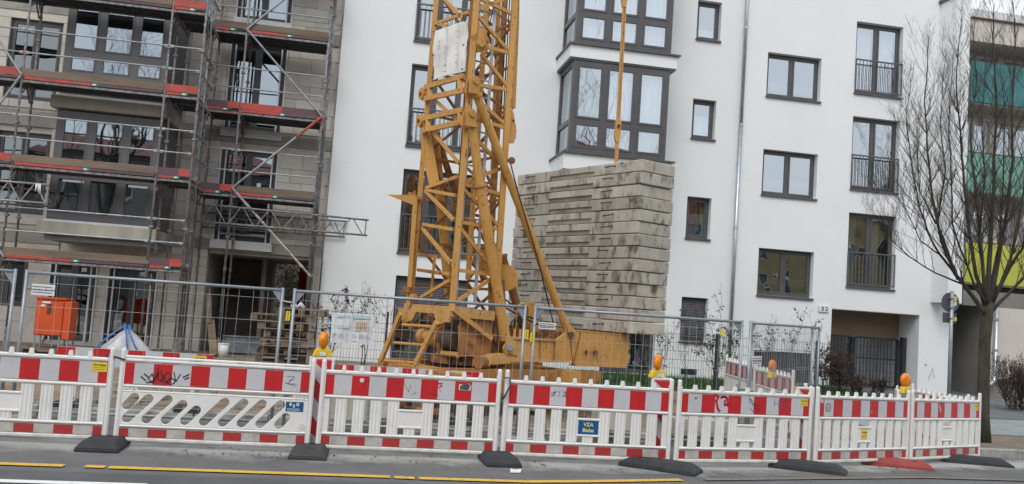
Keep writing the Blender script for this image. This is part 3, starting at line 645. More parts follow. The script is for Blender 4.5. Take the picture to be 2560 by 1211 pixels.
def section(xa, xb, yf, yb_, zs, toe='wood', rails=True, rm=None, edge=True):
    for i, z in enumerate(zs):
        deck(xa, xb, yf+.03, yb_-.03, z, 3 if yb_-yf > .8 else 2)
        for y in (yf, yb_): sc_r = MB().bar((xa, y, z-.1), (xb, y, z-.1), .03, .05).build('ledger', scafm, sc)
        for x in (xa+.03, xb-.03):
            c = MB(); c.bar((x, yf, z-.12), (x, yb_, z-.12), .04, .05); c.bar((x, yb_-.02, z-.45), (x, yb_-.3, z-.15), .03); c.bar((x, yf+.02, z-.35), (x, yf+.25, z-.15), .03); c.build('bracket', scafm, sc)
        tm = {'wood': board, 'red': redm, 'dark': darkr}
        ty = toe[i] if isinstance(toe, (list, tuple)) else toe
        L = xb-xa
        if ty == 'wood': MB().box((xa+.02, yf-.035, z+.01), (xb-.02, yf-.005, z+.17)).build('toe_board', board, sc, bevel=.004)
        elif ty == 'split':
            MB().box((xa+.02, yf-.035, z+.01), (xa+.02+L*.5, yf-.005, z+.17)).build('toe_board', redm, sc); MB().box((xa+.022+L*.5, yf-.035, z+.01), (xb-.02, yf-.005, z+.17)).build('toe_board', darkr, sc)
        elif ty == 'endred':
            MB().box((xa+.02, yf-.035, z+.01), (xa+L*.62, yf-.005, z+.17)).build('toe_board', darkr, sc); MB().box((xa+.003+L*.62, yf-.035, z+.01), (xb-.02, yf-.005, z+.17)).build('toe_board', redm, sc)
        elif ty == 'allred': MB().box((xa+.02, yf-.035, z+.01), (xb-.02, yf-.005, z+.17)).build('toe_board', redm, sc)
        if edge:
            e = xa+L*.48; MB().box((xa+.04, yf-.03, z-.06), (e, yf-.004, z+.004)).build('deck_edge', redm if ty != 'x' else deckm, sc)
            MB().box((e+.004, yf-.03, z-.055), (e+.15, yf-.004, z+.003)).build('label_strip', green, sc)
            MB().box((e+.03, yf-.0325, z-.045), (e+.10, yf-.0305, z-.012)).build('label_patch', paper, sc)
            if L > 1: MB().box((e+.155, yf-.03, z-.055), (xb-.04, yf-.004, z+.0)).build('deck_edge', darkr, sc)
        if rails:
            for dz in (.52, 1.02):
                t = MB(); t.tube([(xa+.03, yf-.03, z+dz), (xb-.03, yf-.03, z+dz)], .018, 6); t.box((xa+.02, yf-.04, z+dz-.03), (xa+.1, yf-.025, z+dz+.03)); t.box((xb-.1, yf-.04, z+dz-.03), (xb-.02, yf-.025, z+dz+.03)); t.build('guard_rail', scafw, sc)
YF, YB = 20.3, 21.0; YF2, YB2 = 21.9, 22.86
XA = P(60, 150, YF).x; XB = P(420, 150, YF).x; XC = P(505, 150, YF).x; XC2 = P(527, 150, YF2).x; XD = P(611, 150, YF2).x; XE = P(818, 150, YF2).x
ZL = [P(66, 192, YF).z, P(39, 405, YF).z, P(20, 637, YF).z]; ZL = [ZL[0]+1.93]+ZL
ZR = [P(621, 76, YF2).z, P(600, 274, YF2).z, P(577, 480, YF2).z]; ZR = [ZR[0]+1.95]+ZR
for x in (XA-3.07, XA, XB, XC):
    post(x, YF); post(x, YB)
post(XB+.0, YB+.1, foot=False) if 0 else None
for x in (XC2, XD, XE): post(x, YF2); post(x, YB2)
post(XE+.06, YB2-.25, foot=False)
post(XB+.16, YB+.45); post(XC-.12, YB+.35)
section(XA, XB, YF, YB, ZL, 'wood')
section(XB, XC, YF, YB, ZL, ['allred', 'allred', 'endred', 'endred'])
section(XA-3.07, XA, YF, YB, ZL, ['allred', 'allred', 'allred', 'wood'])
section(XC2, XD, YF2, YB2, ZR, ['wood', 'wood', 'endred', 'endred'])
section(XD, XE, YF2, YB2, ZR, ['wood', 'wood', 'split', 'wood'])
for z in ZL[:3]:
    deck(XB+.02, XC-.02, YB+.03, YF2-.02, z, 3)
    for x in (XB, XC): MB().bar((x, YB, z-.1), (x, YF2+.3, z-.1), .04, .06).build('transom', scafm, sc)
for z in ZL[:3]:
    for dz in (.5, 1.0): MB().tube([(XC, YF+.03, z+dz), (XC, YF2, z+dz)], .018, 6).build('guard_rail', scafm, sc)
def brace(p, q, m=scafw, r=.026, part='brace'):
    t = MB(); t.tube([p, q], r, 8); d = (Vector(q)-Vector(p)).normalized(); t.bar(Vector(p)-d*.03, Vector(p)+d*.09, .05, .03); t.bar(Vector(q)-d*.09, Vector(q)+d*.03, .05, .03); return t.build(part, m, sc)
yb2 = YF2-.06
n0 = Vector((XE, yb2, ZR[0]+.1)); n1 = Vector((XD, yb2, P(621, 74, yb2).z)); n2 = Vector((XE, yb2, P(806, 292, yb2).z)); n3 = Vector((XD, yb2, P(577, 470, yb2).z)); n4 = P(775, 690, yb2)
brace(n0, n1); brace(n1, n2); brace(n2, n2+(n3-n2)*.28, redm, .033); brace(n2+(n3-n2)*.27, n3); brace(n3, n4, mat('brace_paint', (.46, .40, .34), (.22, .17, .15), 9, .45, .6, .7), .03)
na = P(54, 187, YF-.06); brace(na, P(-60, 15, YF-.06)); brace(na, P(-60, 340, YF-.06)); brace(P(0, 625, YF-.06)+Vector((-.2, 0, .25)), P(8, 640, YF-.06))
# lattice girders clamped to the scaffolding
def girder(a, c, e, g, Y, lab, n, ends=True, m=scafm):
    t = thing('lattice_girder', lab, 'girder', (P(*a, Y)+P(*e, Y))/2)
    A, C, E_, Gg = P(*a, Y), P(*c, Y), P(*e, Y), P(*g, Y)
    MB().tube([A, C], .024, 8).build('chord', m, t, smooth=True); MB().tube([E_, Gg], .024, 8).build('chord', m, t, smooth=True)
    def at(u, w): top = A.lerp(C, u); bo = E_.lerp(Gg, u); return bo.lerp(top, w)
    for i in range(n):
        u0 = .02+.96*i/n; u1 = .02+.96*(i+1)/n; um = (u0+u1)/2
        MB().tube([at(u0+.01, .04), at(um-.01, .96)], .015, 6).build('strut', m, t); MB().tube([at(um+.01, .96), at(u1-.01, .04)], .015, 6).build('strut', m, t)
    for u in (.985, .02): MB().tube([at(u, 0), at(u, 1)], .018, 6).build('strut', m, t)
girder((490, 509), (922, 551), (487, 553), (918, 589), YF2-.1, 'long rusty lattice girder on the right scaffolding, sticking out farthest over the white wall', 6)
girder((510, 532), (868, 554), (505, 568), (862, 593), YB2+.05, 'shorter lattice girder just behind the long one, ending in front of the white wall', 6)
girder((-80, 446), (124, 463), (-85, 493), (118, 509), YF-.1, 'short lattice girder at the left edge with a rag tied to its end', 3, m=scafw)
girder((-70, 462), (150, 480), (-72, 506), (138, 517), YB+.1, 'darker lattice girder behind the one with the rag at the left edge', 3)
rg = MB(); p = P(95, 462, YF-.14)
for i in range(5): rg.prism([p+Vector((i*.02-.05, 0, .02)), p+Vector((i*.02-.02, 0, .02)), p+Vector((i*.025-.04+rnd(-.02, .02), rnd(-.02, 0), -.14-rnd(0, .08)))], (0, -.01, 0))
tag(rg.build('rag', paper), 'pale rag tied to the girder at the left edge', 'rag')
# ================================================================ SITE CLUTTER
# orange cabinet on legs, standing on a pallet
cb = thing('electrical_cabinet', 'orange steel site power cabinet standing on legs by the left doors', 'cabinet', (-6, 19.5, .3))
q = P(92, 750, 19.5); q2 = P(160, 752, 19.5); zb = .52; zt = 1.27
MB().box((q.x, 19.5, zb), (q2.x+.03, 19.95, zt)).build('body', orange, cb, bevel=.01)
MB().box((q.x+.02, 19.48, zb+.02), (q2.x+.01, 19.498, zt-.05)).build('door', orange, cb, bevel=.006)
MB().box((q2.x+.034, 19.46, zb-.06), (q2.x+.17, 19.9, zt-.03)).build('side_box', orange, cb, bevel=.01)
MB().box((q.x-.02, 19.46, zt+.002), (q2.x+.05, 19.98, zt+.03)).build('lid', orange, cb)
MB().box((q.x+.22, 19.468, zt-.30), (q.x+.30, 19.478, zt-.10)).build('socket_window', dkm, cb)
MB().box((q.x+.12, 19.468, zt-.09), (q.x+.28, 19.478, zt-.05)).build('label_plate', paper, cb); MB().box((q.x+.1, 19.468, zt-.16), (q.x+.18, 19.478, zt-.12)).build('label_plate', paper, cb)
for x in (q.x+.03, q2.x-.02, q2.x+.15):
    for y in (19.52, 19.88): MB().bar((x, y, .24), (x, y, zb-.06 if x > q2.x else zb), .03).build('leg', galv, cb)
def pallet(name, lab, x0, y0, z, L=1.2, Wd=.8, rz=0, gp=None):
    t = thing(name, lab, 'pallet', (x0, y0, z), rz, gp)
    for i in range(5): y = i*(Wd-.1)/4; MB().box((0, y, .122), (L, y+.1, .144)).build('deck_board', wood, t, world=False)
    for i in range(3):
        x = i*(L-.14)/2; MB().box((x, 0, .1), (x+.14, Wd, .121)).build('cross_board', wood, t, world=False)
        for j in range(3): y = j*(Wd-.1)/2; MB().box((x, y, .022), (x+.14, y+.1, .099)).build('spacer', wood, t, world=False)
    for j in range(3): y = j*(Wd-.1)/2; MB().box((0, y, 0), (L, y+.1, .021)).build('bottom_board', wood, t, world=False)
    return t
pallet('pallet', 'wooden pallet lying under the orange cabinet', q.x-.25, 19.35, .12, 1.5, .8)
p2 = pallet('pallet', 'wooden pallet lying beside the orange cabinet, right of it', q.x+1.32, 19.1, .13, 1.2, .8, .05)
# pallet stack in the passage
ords = ['lowest', 'second from the bottom', 'third from the bottom', 'fourth from the bottom', 'fifth from the bottom', 'sixth from the bottom', 'seventh from the bottom', 'topmost']
zz = .12
for i in range(8):
    sx = rnd(-.08, .08); L = 1.05 if i != 6 else 1.4
    lab = f'wooden pallet, {ords[i]} in the tall stack beside the passage'
    pallet('pallet', lab, P(650, 830, 18.6).x+sx-(.22 if i == 6 else 0)+(.3 if i == 7 else 0), 18.6+rnd(-.12, .12), zz, L*rnd(.86, 1.04) if i != 7 else .95, .8, rnd(-.09, .09)); zz += .152 + (.02 if i < 5 else 0)
b = MB(); pb = Vector((P(745, 770, 18.8).x, 18.9, zz+.0))
for i in range(9): c = pb+Vector((rnd(-.1, .1), rnd(-.1, .1), rnd(.02, .06))); b.tube([c+Vector((-.06, 0, -.03)), c+Vector((0, rnd(-.02, .02), rnd(.02, .06))), c+Vector((.06, 0, -.03))], [.01, .05, .01], 5)
tag(b.build('crumpled_foil', paper, smooth=False), 'crumpled white plastic foil on top of the pallet stack', 'foil')
bk = thing('bucket', 'white plastic bucket standing in the passage entrance', 'bucket', G(556, 893, .14))
p = G(556, 893, .14); MB().tube([p, p+Vector((0, 0, .30))], [.105, .13], 16).build('body', plast, bk, smooth=True); MB().tube([p+Vector((0, 0, .302)), p+Vector((0, 0, .325))], .14, 16).build('rim', plast, bk)
MB().tube([p+Vector((.14*math.cos(t), -.02, .27+.06*math.sin(t)*-1)) for t in [i*PI/8 for i in range(9)]], .005, 5).build('handle', scafw, bk)
pk = thing('leaning_plank', 'rough timber plank leaning against the left jamb of the passage', 'plank', P(530, 885, 22.2))
a = P(534, 888, 21.4); c = P(522, 735, 22.7)
MB().bar(a, a.lerp(c, .55), .17, .035, up=(0, -1, .2)).bar(a.lerp(c, .5)+Vector((-.04, -.04, 0)), c, .12, .03, up=(0, -1, .2)).build('board', wood, pk)
p = G(610, 885, .14)+Vector((0, .2, 0)); tb = thing('mortar_tub', 'plaster-stained grey tub standing in the passage', 'tub', p)
MB().hexa([p+Vector(v) for v in ((-.42, -.25, 0), (.30, -.25, 0), (.30, .25, 0), (-.42, .25, 0), (-.52, -.32, .42), (.40, -.32, .42), (.40, .32, .42), (-.52, .32, .42))]).build('body', tub, tb, bevel=.02)
MB().bar(p+Vector((-.54, -.33, .43)), p+Vector((.42, -.33, .43)), .03).build('rim', tub, tb)
b = MB(); q0 = P(755, 690, 26); vs = []
for i in range(9):
    for j in range(2): vs.append((-1.55+i*.07, 26.5+math.sin(i*2.1)*.05, .6+j*1.9))
b.add(vs, [(2*i, 2*i+2, 2*i+3, 2*i+1) for i in range(8)])
tag(b.build('plastic_sheet', redpl), 'red plastic sheet hanging at the far end of the passage', 'sheet')
# big bag with blue straps
p = G(305, 893, .14); bagp = Vector((-4.95, 20.4, .14)); bagp = Vector((P(305, 880, 20.0).x, 20.0, .13))
bgt = thing('big_bag', 'collapsed white woven bulk bag with blue lifting straps beside the scaffolding', 'bag', bagp)
me_b = MB(); n = 20; rows_ = [(0, .62), (.1, .60), (.22, .48), (.36, .34), (.48, .22), (.58, .10), (.63, .02)]; vs = []; fs = []
for k, (h, r) in enumerate(rows_):
    for j in range(n):
        t = 2*PI*j/n; rr = r*(1+.16*math.sin(3*t+1)+.14*math.sin(7*t+k*.9)+rnd(-.12, .12)); vs.append((bagp.x+rr*math.cos(t)*.85+h*.12, bagp.y+rr*math.sin(t)*.6, bagp.z+h*.98+rnd(-.015, .015)))
for k in range(len(rows_)-1):
    for j in range(n): a = k*n+j; c = k*n+(j+1) % n; fs.append((a, c, c+n, a+n))
fs.append(tuple(range((len(rows_)-1)*n, len(rows_)*n)))
me_b.add(vs, fs).build('sack', bigw, bgt, smooth=True)
for (sx, ex) in ((-.5, .05), (.42, .12), (.22, .02)):
    pts = [bagp+Vector((sx, -.33, .1)), bagp+Vector((sx*.72, -.33, .3)), bagp+Vector((sx*.3+.03, -.22, .55)), bagp+Vector((ex, -.12, .70)), bagp+Vector((ex+.06, -.1, .60))]
    s_ = MB()
    for i in range(4): s_.bar(pts[i], pts[i+1], .036, .010, up=(0, -1, .3))
    s_.build('strap', bigb, bgt)
# timbers, blocks and rubble around the crane foot
for i, (px, py, w, h, d, m, lab) in enumerate([
    (870, 1010, .50, .34, .3, ledge, 'pale concrete block left of the crane base, with a dark stain'), (1320, 985, .5, .25, .35, ledge, 'pale concrete block beneath the front of the crane'),
    (1545, 1035, .62, .34, .35, ledge, 'large pale concrete block seen through the barrier right of the blue VZA sign'), (1760, 1040, .9, .2, .3, ledge, 'long low concrete block seen through the fifth barrier'),
    (1440, 1000, .5, .16, .3, wood, 'stacked timber under the crane frame'), (1130, 990, .7, .2, .3, wood, 'timber baulk under the left crane foot'), (960, 1005, .4, .5, .3, wpl if False else plastd, 'white plastic box behind the third barrier')]):
    g_ = G(px, py+40, .12); bx = MB().box((g_.x-w/2, g_.y, .1), (g_.x+w/2, g_.y+d, .1+h)).build('timber_baulk' if m is wood else ('plastic_box' if m is plastd else 'concrete_block'), m, bevel=.015)
    tag(bx, lab, 'block' if m is ledge else ('timber' if m is wood else 'box'))
b = MB()
for i in range(420):
    x = rnd(-4, 9.2); y = rnd(12.2, 18.5); s_ = rnd(.015, .06); c = Vector((x, y, .12)); b.hexa([c+Vector((sx*s_*rnd(.6, 1.2), sy*s_*rnd(.6, 1.2), sz*s_*.6)) for sz in (-1, 1) for (sx, sy) in ((-1, -1), (1, -1), (1, 1), (-1, 1))])
tag(b.build('rubble', concr, kind='stuff'), 'loose stones scattered over the site earth', 'rubble')
b = MB()
for i in range(260):
    u = rnd(0, 1); x = random.choice([rnd(-1.9, -.5), rnd(-.9, 1.2), rnd(1.6, 2.3), rnd(3, 4.2), rnd(6.8, 8), rnd(9.6, 12)]); y = (9.9 if x < 5 else 9.9+(x-5)*.33)+rnd(-.25, .35)+(.3 if x > 9 else 0); s_ = rnd(.003, .012); a = rnd(0, PI)
    c = Vector((x, y, .012+rz_(y))); dx = Vector((math.cos(a), math.sin(a), rnd(-.1, .4)))*s_*1.6; dy = Vector((-math.sin(a), math.cos(a), 0))*s_; b.poly([c-dx-dy, c+dx-dy, c+dx+dy*.6, c-dx+dy])
tag(b.build('fallen_leaves', leafb, kind='stuff'), 'dead leaves and grit swept along the barrier feet', 'leaves')
# ================================================================ CRANE
AA = rad(-63.5); ca = Vector((math.cos(AA), math.sin(AA), 0)); cbv = Vector((-math.sin(AA), math.cos(AA), 0)); M0 = Vector((1.6, 13.5, 0))
def CA(x, y, v=0.0): return PL(x, y, M0+cbv*v, ca)          # plane of the tower face that runs back to the left
def CB(x, y, u=0.0): return PL(x, y, M0-ca*u, cbv)          # plane of the tower face that runs back to the right
TL, TR = 1.386, .75
cr = thing('tower_crane', 'yellow fast-erecting tower crane base with lattice mast and steel ladder', 'crane', (M0.x, M0.y, .1))
def beam(p, q, w, h=None, n='lattice_bar', m=None, up=None):
    return MB().bar(p, q, w, h, up=up).build(n, m or crn, cr)
def ext(p, q, z): d = (p-q); t = (z-q.z)/d.z; return q+d*t
ZT = 7.6
# chords
m1, m2 = CB(1178, 165), CB(1129, 775); M_top = ext(m1, m2, ZT); beam(M_top, m2, .088, .088, 'chord')
l1, l2 = CA(1075, 186), CA(1026, 770); L_top = ext(l1, l2, ZT); beam(L_top, l2, .08, .08, 'chord')
r1, r2 = CB(1274, 206), CB(1243, 700); R_top = ext(r1, r2, ZT); beam(R_top, r2, .09, .11, 'chord')
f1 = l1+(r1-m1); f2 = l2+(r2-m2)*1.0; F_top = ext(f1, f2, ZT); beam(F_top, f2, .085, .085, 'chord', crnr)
# outer plate on the right chord with hook end
hk = [CB(x, y, -.02) for x, y in ((1288, 20), (1296, 0), (1297, -60), (1288, -60))]
MB().prism([CB(x, y, .05) for x, y in ((1283, -60), (1300, -60), (1298, 60), (1289, 270), (1282, 275), (1274, 200))], -ca*.03).build('side_plate', crn, cr)
MB().prism([CB(x, y, -.03) for x, y in ((1280, 275), (1284, 281), (1291, 325), (1290, 345), (1284, 359), (1272, 358), (1268, 345), (1276, 330), (1272, 300))], -ca*.03).build('hook_plate', crn, cr)
MB().tube([CB(1283, 302, -.04), CB(1283, 302, -.0)], .02, 8).build('pin', dkm, cr)
# right face bracing
for (x0, y0, x1, y1) in ((1185, 25, 1263, -3), (1185, 29, 1278, 136), (1195, 113, 1278, 134), (1203, 136, 1274, 223), (1195, 213, 1272, 225), (1185, 243, 1267, 316), (1185, 297, 1263, 320), (1176, 334, 1250, 410), (1152, 458, 1255, 421), (1156, 460, 1255, 487), (1152, 466, 1251, 570), (1148, 555, 1249, 574), (1148, 568, 1240, 683), (1137, 675, 1240, 688), (1135, 758, 1240, 690), (1131, 768, 1228, 848), (1200, -3, 1290, 40)):
    beam(CB(x0, y0), CB(x1, y1), .04, .055)
# left face bracing
for (x0, y0, x1, y1) in ((1088, 60, 1172, 31), (1105, -8, 1158, 45), (1096, 60, 1120, 66), (1088, 252, 1144, 301), (1078, 326, 1148, 409), (1065, 471, 1144, 442), (1065, 475, 1140, 489), (1063, 477, 1135, 551), (1057, 561, 1133, 574), (1055, 570, 1127, 658), (1044, 675, 1125, 685), (1044, 749, 1123, 702)):
    beam(CA(x0, y0), CA(x1, y1), .04, .052)
for (x0, y0, x1, y1) in ((1062, 219, 1160, 190), (1062, 248, 1160, 226), (1058, 297, 1158, 275), (1058, 327, 1158, 305)):
    beam(CA(x0, y0, -.06), CA(x1, y1, -.06), .05, .085, 'tie_beam')
for (x, y) in ((1150, 208), (1074, 235), (1150, 292), (1070, 312)):
    beam(CA(x, y-17, -.06), CA(x+1, y+17, -.06), .09, .05, 'tie_plate')
# back faces
for k in range(9):
    za = 1.3+k*.72; zb_ = za+.72
    def on(t, b_, z): return ext(t, b_, z)
    p, q, s_, t_ = on(L_top, l2, za), on(F_top, f2, zb_), on(F_top, f2, za), on(R_top, r2, zb_)
    if k % 2: p, q, s_, t_ = on(L_top, l2, zb_), on(F_top, f2, za), on(F_top, f2, zb_), on(R_top, r2, za)
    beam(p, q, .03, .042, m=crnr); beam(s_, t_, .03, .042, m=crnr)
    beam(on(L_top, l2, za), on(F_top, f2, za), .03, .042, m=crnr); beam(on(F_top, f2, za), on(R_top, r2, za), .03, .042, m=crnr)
# inner mast
i1, i2 = CB(1262, 0, .62), CB(1226, 640, .62); beam(ext(i1, i2, ZT), i2, .085, .085, 'inner_mast_chord', crnr)
i1b, i2b = CB(1247, 0, .95), CB(1224, 640, .95); beam(ext(i1b, i2b, ZT), i2b, .07, .07, 'inner_mast_chord', crn)
i3, i4 = CB(1213, 60, .75), CB(1170, 700, .75); beam(ext(i3, i4, ZT), i4, .08, .08, 'inner_mast_chord', crn)
i5, i6 = CB(1232, 60, .4), CB(1200, 700, .4)
for k in range(11):
    z = 1.6+k*.55; beam(ext(i3, i4, z), ext(i1, i2, z+(.5 if k % 2 else 0)), .028, .036, 'inner_mast_bar', crnr); beam(ext(i3, i4, z+(0 if k % 2 else .5)), ext(i1b, i2b, z), .03, .045, 'inner_mast_bar', crnr)
# ladder
def pl_(x0, y0, x1, y1, u=.14): a, c = CB(x0, y0, u), CB(x1, y1, u); return ext(a, c, ZT-.1), c
la, lb = pl_(1197, 0, 1139, 747); ra_, rb_ = pl_(1239, 0, 1187, 760)
lad = mat('ladder_alu', (.55, .57, .59), (.42, .44, .46), 6, rough=.4, metal=.4)
MB().bar(la, lb, .045, .06).build('ladder_rail', lad, cr); MB().bar(ra_, rb_, .045, .06).build('ladder_rail', lad, cr)
z = 1.7
while z < ZT-.2:
    MB().tube([ext(la, lb, z), ext(ra_, rb_, z)], .015, 6).build('ladder_rung', lad, cr); z += .28
# struts
def strut(p, q, r, n='strut', m=None, flange=True):
    b = MB(); d = (q-p).normalized(); b.tube([p, q], r, 16); b.tube([p-d*.01, p+d*.035], r*1.28, 16)
    return b.build(n, m or crn, cr, smooth=False)
def clevis(x, y, f, w=.09, h=.19):
    c = f(x, y, -.12 if f is CB else -.1); nrm = ca if f is CB else -cbv
    b = MB(); pts = []
    sd = cbv if f is CB else ca
    for i in range(9): t = PI*i/8; pts.append(c+sd*math.cos(t)*w+Vector((0, 0, math.sin(t)*w)))
    pts += [c-sd*w+Vector((0, 0, -h)), c+sd*w+Vector((0, 0, -h))]
    for s_ in (-.05, .06): b.prism([p+nrm*s_ for p in pts], nrm*.025)
    b.build('pivot_plate', crn, cr); MB().tube([c-nrm*.07, c+nrm*.115], .045, 12).build('pin', crn, cr)
st1a, st1b = CB(1191, 237, -.12), CB(1417, 822, -.12); strut(st1a, st1b, .068)
st2a, st2b = CB(1180, 314, -.1), CB(1264, 850, -.1)
strut(st2a, CB(1201, 470, -.1), .074); strut(CB(1200, 462, -.1), st2b, .086)
clevis(1181, 206, CB); clevis(1172, 288, CB)
# far side struts
s3a, s3b = CB(1054, 345, TL+.12), CB(1119, 742, TL+.12); s4a, s4b = CB(1090, 335, TL+.12), CB(1210, 700, TL+.12)
strut(CB(1085, 330, TL+.1), CB(1124, 742, TL+.1), .085, m=crn); strut(s4a, s4b, .06, m=crnr)
MB().prism([CA(x, y, .0) for x, y in ((1050, 330), (1062, 330), (1084, 460), (1075, 470), (1057, 400))], cbv*.12).build('tapered_plate', crn, cr)
for (x, y) in ((1052, 234), (1047, 302)):
    b = MB(); c = CA(x, y, .0)
    pts = [c+ca*math.cos(t)*.09+Vector((0, 0, math.sin(t)*.11)) for t in [2*PI*i/12 for i in range(12)]]
    b.prism(pts, cbv*.10); b.build('pivot_plate', crn, cr); MB().tube([c-cbv*.03, c+cbv*.12], .035, 10).build('pin', crnr, cr)
strut(CB(1255, 640, 1.0), CB(1318, 850, 1.0), .075, m=crnr)
# sheave and plates by the sign
MB().tube([CB(1200, 106, -.09), CB(1200, 106, -.06)], .15, 20).build('sheave', crn, cr); MB().tube([CB(1201, 112, -.11), CB(1201, 112, -.02)], .03, 10).build('pin', crn, cr)
MB().prism([CB(x, y, -.13) for x, y in ((1199, 70), (1210, 72), (1212, 112), (1203, 120), (1192, 110))], ca*.02).build('sheave_plate', crn, cr)
MB().prism([CB(x, y, .0) for x, y in ((1183, 30), (1200, 60), (1200, 130), (1180, 132))], -ca*.03).build('gusset', crn, cr)
MB().tube([CB(1219, 652, 1.0), CB(1219, 652, .9)], .26, 24).build('sheave', crn, cr)
MB().tube([CB(1262, 695, .3), CB(1262, 695, .2)], .22, 24).build('sheave', crn, cr)
# white board on the mast
sg = thing('white_board', 'buckled white sheet board fixed high on the left face of the crane mast', 'board', CA(1125, 120, -.08))
c4 = [CA(x, y, -.09) for x, y in ((1087, 78), (1168, 50), (1161, 178), (1082, 201))]; vs = []; fs = []; NX_, NZ_ = 10, 12
nb_ = -cbv
for j in range(NZ_+1):
    for i in range(NX_+1):
        u, v = i/NX_, j/NZ_; p = c4[0].lerp(c4[1], u).lerp(c4[3].lerp(c4[2], u), v); vs.append(p+nb_*(rnd(-.006, .006)+.03*math.sin(u*4+v*3)*math.sin(v*5)))
for j in range(NZ_):
    for i in range(NX_): a = j*(NX_+1)+i; fs.append((a, a+1, a+NX_+2, a+NX_+1))
b = MB(); b.add(vs, fs); b.add([p-nb_*.008 for p in vs], fs); b.build('sheet', mat('worn_white_sheet', (.74, .73, .69), (.62, .60, .55), 4, .45, .75, .5), sg, smooth=True)
dn = MB()
for (u, n_, s_) in ((.42, 7, .075), (.78, 7, .06), (.2, 4, .05)):
    for k in range(n_):
        v = .12+k*.12 if u > .3 else .3+k*.14; p = c4[0].lerp(c4[1], u+rnd(-.02, .02)).lerp(c4[3].lerp(c4[2], u), v)+nb_*.034
        e = (c4[1]-c4[0]).normalized()*s_*.6; z_ = Vector((0, 0, s_*.75))
        for (p_, q_) in ((p-e-z_, p+e-z_), (p+e-z_, p+e+z_), (p+e+z_, p-e+z_)):
            if rnd(0, 1) < .8: dn.bar(p_, q_, .007, .005)
dn.build('embossed_marks', mat('worn_edge', (.50, .48, .43)), sg, kind='stuff')
b = MB()
for (u, v) in ((.02, .03), (.98, .03), (.02, .5), (.98, .5), (.98, .97), (.02, .95)): p = c4[0].lerp(c4[1], u).lerp(c4[3].lerp(c4[2], u), v)+nb_*.02; b.tube([p, p+nb_*.02], .012, 6)
b.build('rivets', rust, sg)
# hanging ladder frame and triangular bracket at the left
beam(CA(1038, 495, -.12), CA(1020, 766, -.12), .07, .07, 'hanging_post'); beam(CA(1049, 545, .9), CA(1030, 720, .9), .04, .04, 'hanging_post', crnr)
MB().prism([CA(x, y, -.12) for x, y in ((966, 487), (1036, 488), (1036, 514))], cbv*.04).build('corner_bracket', crn, cr)
for (x0, y0, x1, y1) in ((1022, 484, 1060, 500), (1036, 478, 1036, 500), (1046, 636, 1096, 643), (1044, 675, 1100, 684)): beam(CA(x0, y0, -.05), CA(x1, y1, -.05), .04, .05, m=crnr)
beam(CA(1087, 642, .1), CA(1076, 752, .1), .045, .045, 'hanging_post')
beam(CA(1012, 722, -.14), CA(1028, 726, -.14), .09, .09, 'clamp', crnr); beam(CA(1028, 742, -.1), CA(1040, 744, -.1), .08, .1, 'clamp', crn)
# platform frame
beam(CA(1018, 769, -.02), CA(1130, 777, -.02), .12, .13, 'platform_beam'); beam(CB(1120, 778, -.02), CB(1232, 790, -.02), .12, .15, 'platform_beam')
beam(CB(1040, 772, TL), CB(1245, 800, TL), .12, .14, 'platform_beam', crnr); beam(CB(1232, 790, .05), CB(1245, 800, TL), .1, .12, 'platform_beam', crnr)
beam(CB(1131, 772, -.1), CB(1229, 848, -.1), .06, .07)
beam(CA(1060, 780, .2), CA(1100, 815, .2), .06, .08, m=crnr)
# inclined steps
for (x0, y0, x1, y1) in ((1001, 785, 952, 902), (1092, 806, 1038, 912)): beam(CA(x0, y0, -.55), CA(x1, y1, -.55), .05, .085, 'step_rail')
for (x0, y0, x1, y1) in ((1006, 812, 1078, 817), (985, 857, 1057, 863), (962, 902, 1045, 908)): MB().tube([CA(x0, y0, -.55), CA(x1, y1, -.55)], .022, 8).build('step_rung', crn, cr)
for pts in (((993, 770), (1010, 776), (1040, 780), (1030, 800), (1007, 809)), ((1082, 778), (1102, 787), (1125, 780), (1122, 806), (1108, 806), (1102, 812), (1092, 810))):
    MB().prism([CA(x, y, -.45) for x, y in pts], cbv*.03).build('corner_plate', crn, cr)
# winch, engine and slewing gear
def cyl(p, q, r, n, m=crn, seg_=18, part=None): return MB().tube([p, q], r, seg_).build(n, m, cr)
w0, w1 = CA(1055, 840, .15), CA(1165, 855, .15); D = (w1-w0)*.86
cyl(w0, w0+D*.13, .125, 'winch_flange'); cyl(w0+D*.13, w0+D*.4, .10, 'winch_gearbox', crn); cyl(w0+D*.36, w0+D*.48, .15, 'winch_flange'); cyl(w0+D*.48, w0+D*.62, .13, 'winch_gearbox', crnr); cyl(w0+D*.6, w0+D*.66, .22, 'drum_flange', crnr); cyl(w0+D*.66, w0+D*.98, .15, 'cable_drum', dkm)
for k in range(5): cyl(w0+D*(.68+k*.06), w0+D*(.70+k*.06), .158, 'cable_turn', mat('wire_rope', (.10, .09, .08)) if k == 0 else MATS['wire_rope'], 16)
MB().prism([CB(x, y, -.02) for x, y in ((1148, 815), (1176, 788), (1226, 792), (1230, 835), (1222, 895), (1150, 892))], -ca*.04).build('winch_side_plate', mat('crane_worn', (.40, .19, .05), (.30, .13, .04), 3, .35, .65, .6, c3=(.10, .05, .03), s3=8, lo3=.6, hi3=.7), cr)
MB().tube([CB(1179, 857, -.08), CB(1179, 857, .0)], .035, 10).build('bolt', crnr, cr); MB().tube([CB(1177, 886, -.08), CB(1177, 886, .0)], .035, 10).build('bolt', crnr, cr)
b = MB(); p0 = CB(1240, 780, .25); b.prism([CB(x, y, .15) for x, y in ((1150, 800), (1262, 805), (1262, 905), (1150, 905))], -ca*.9); b.build('engine_block', dkm, cr)
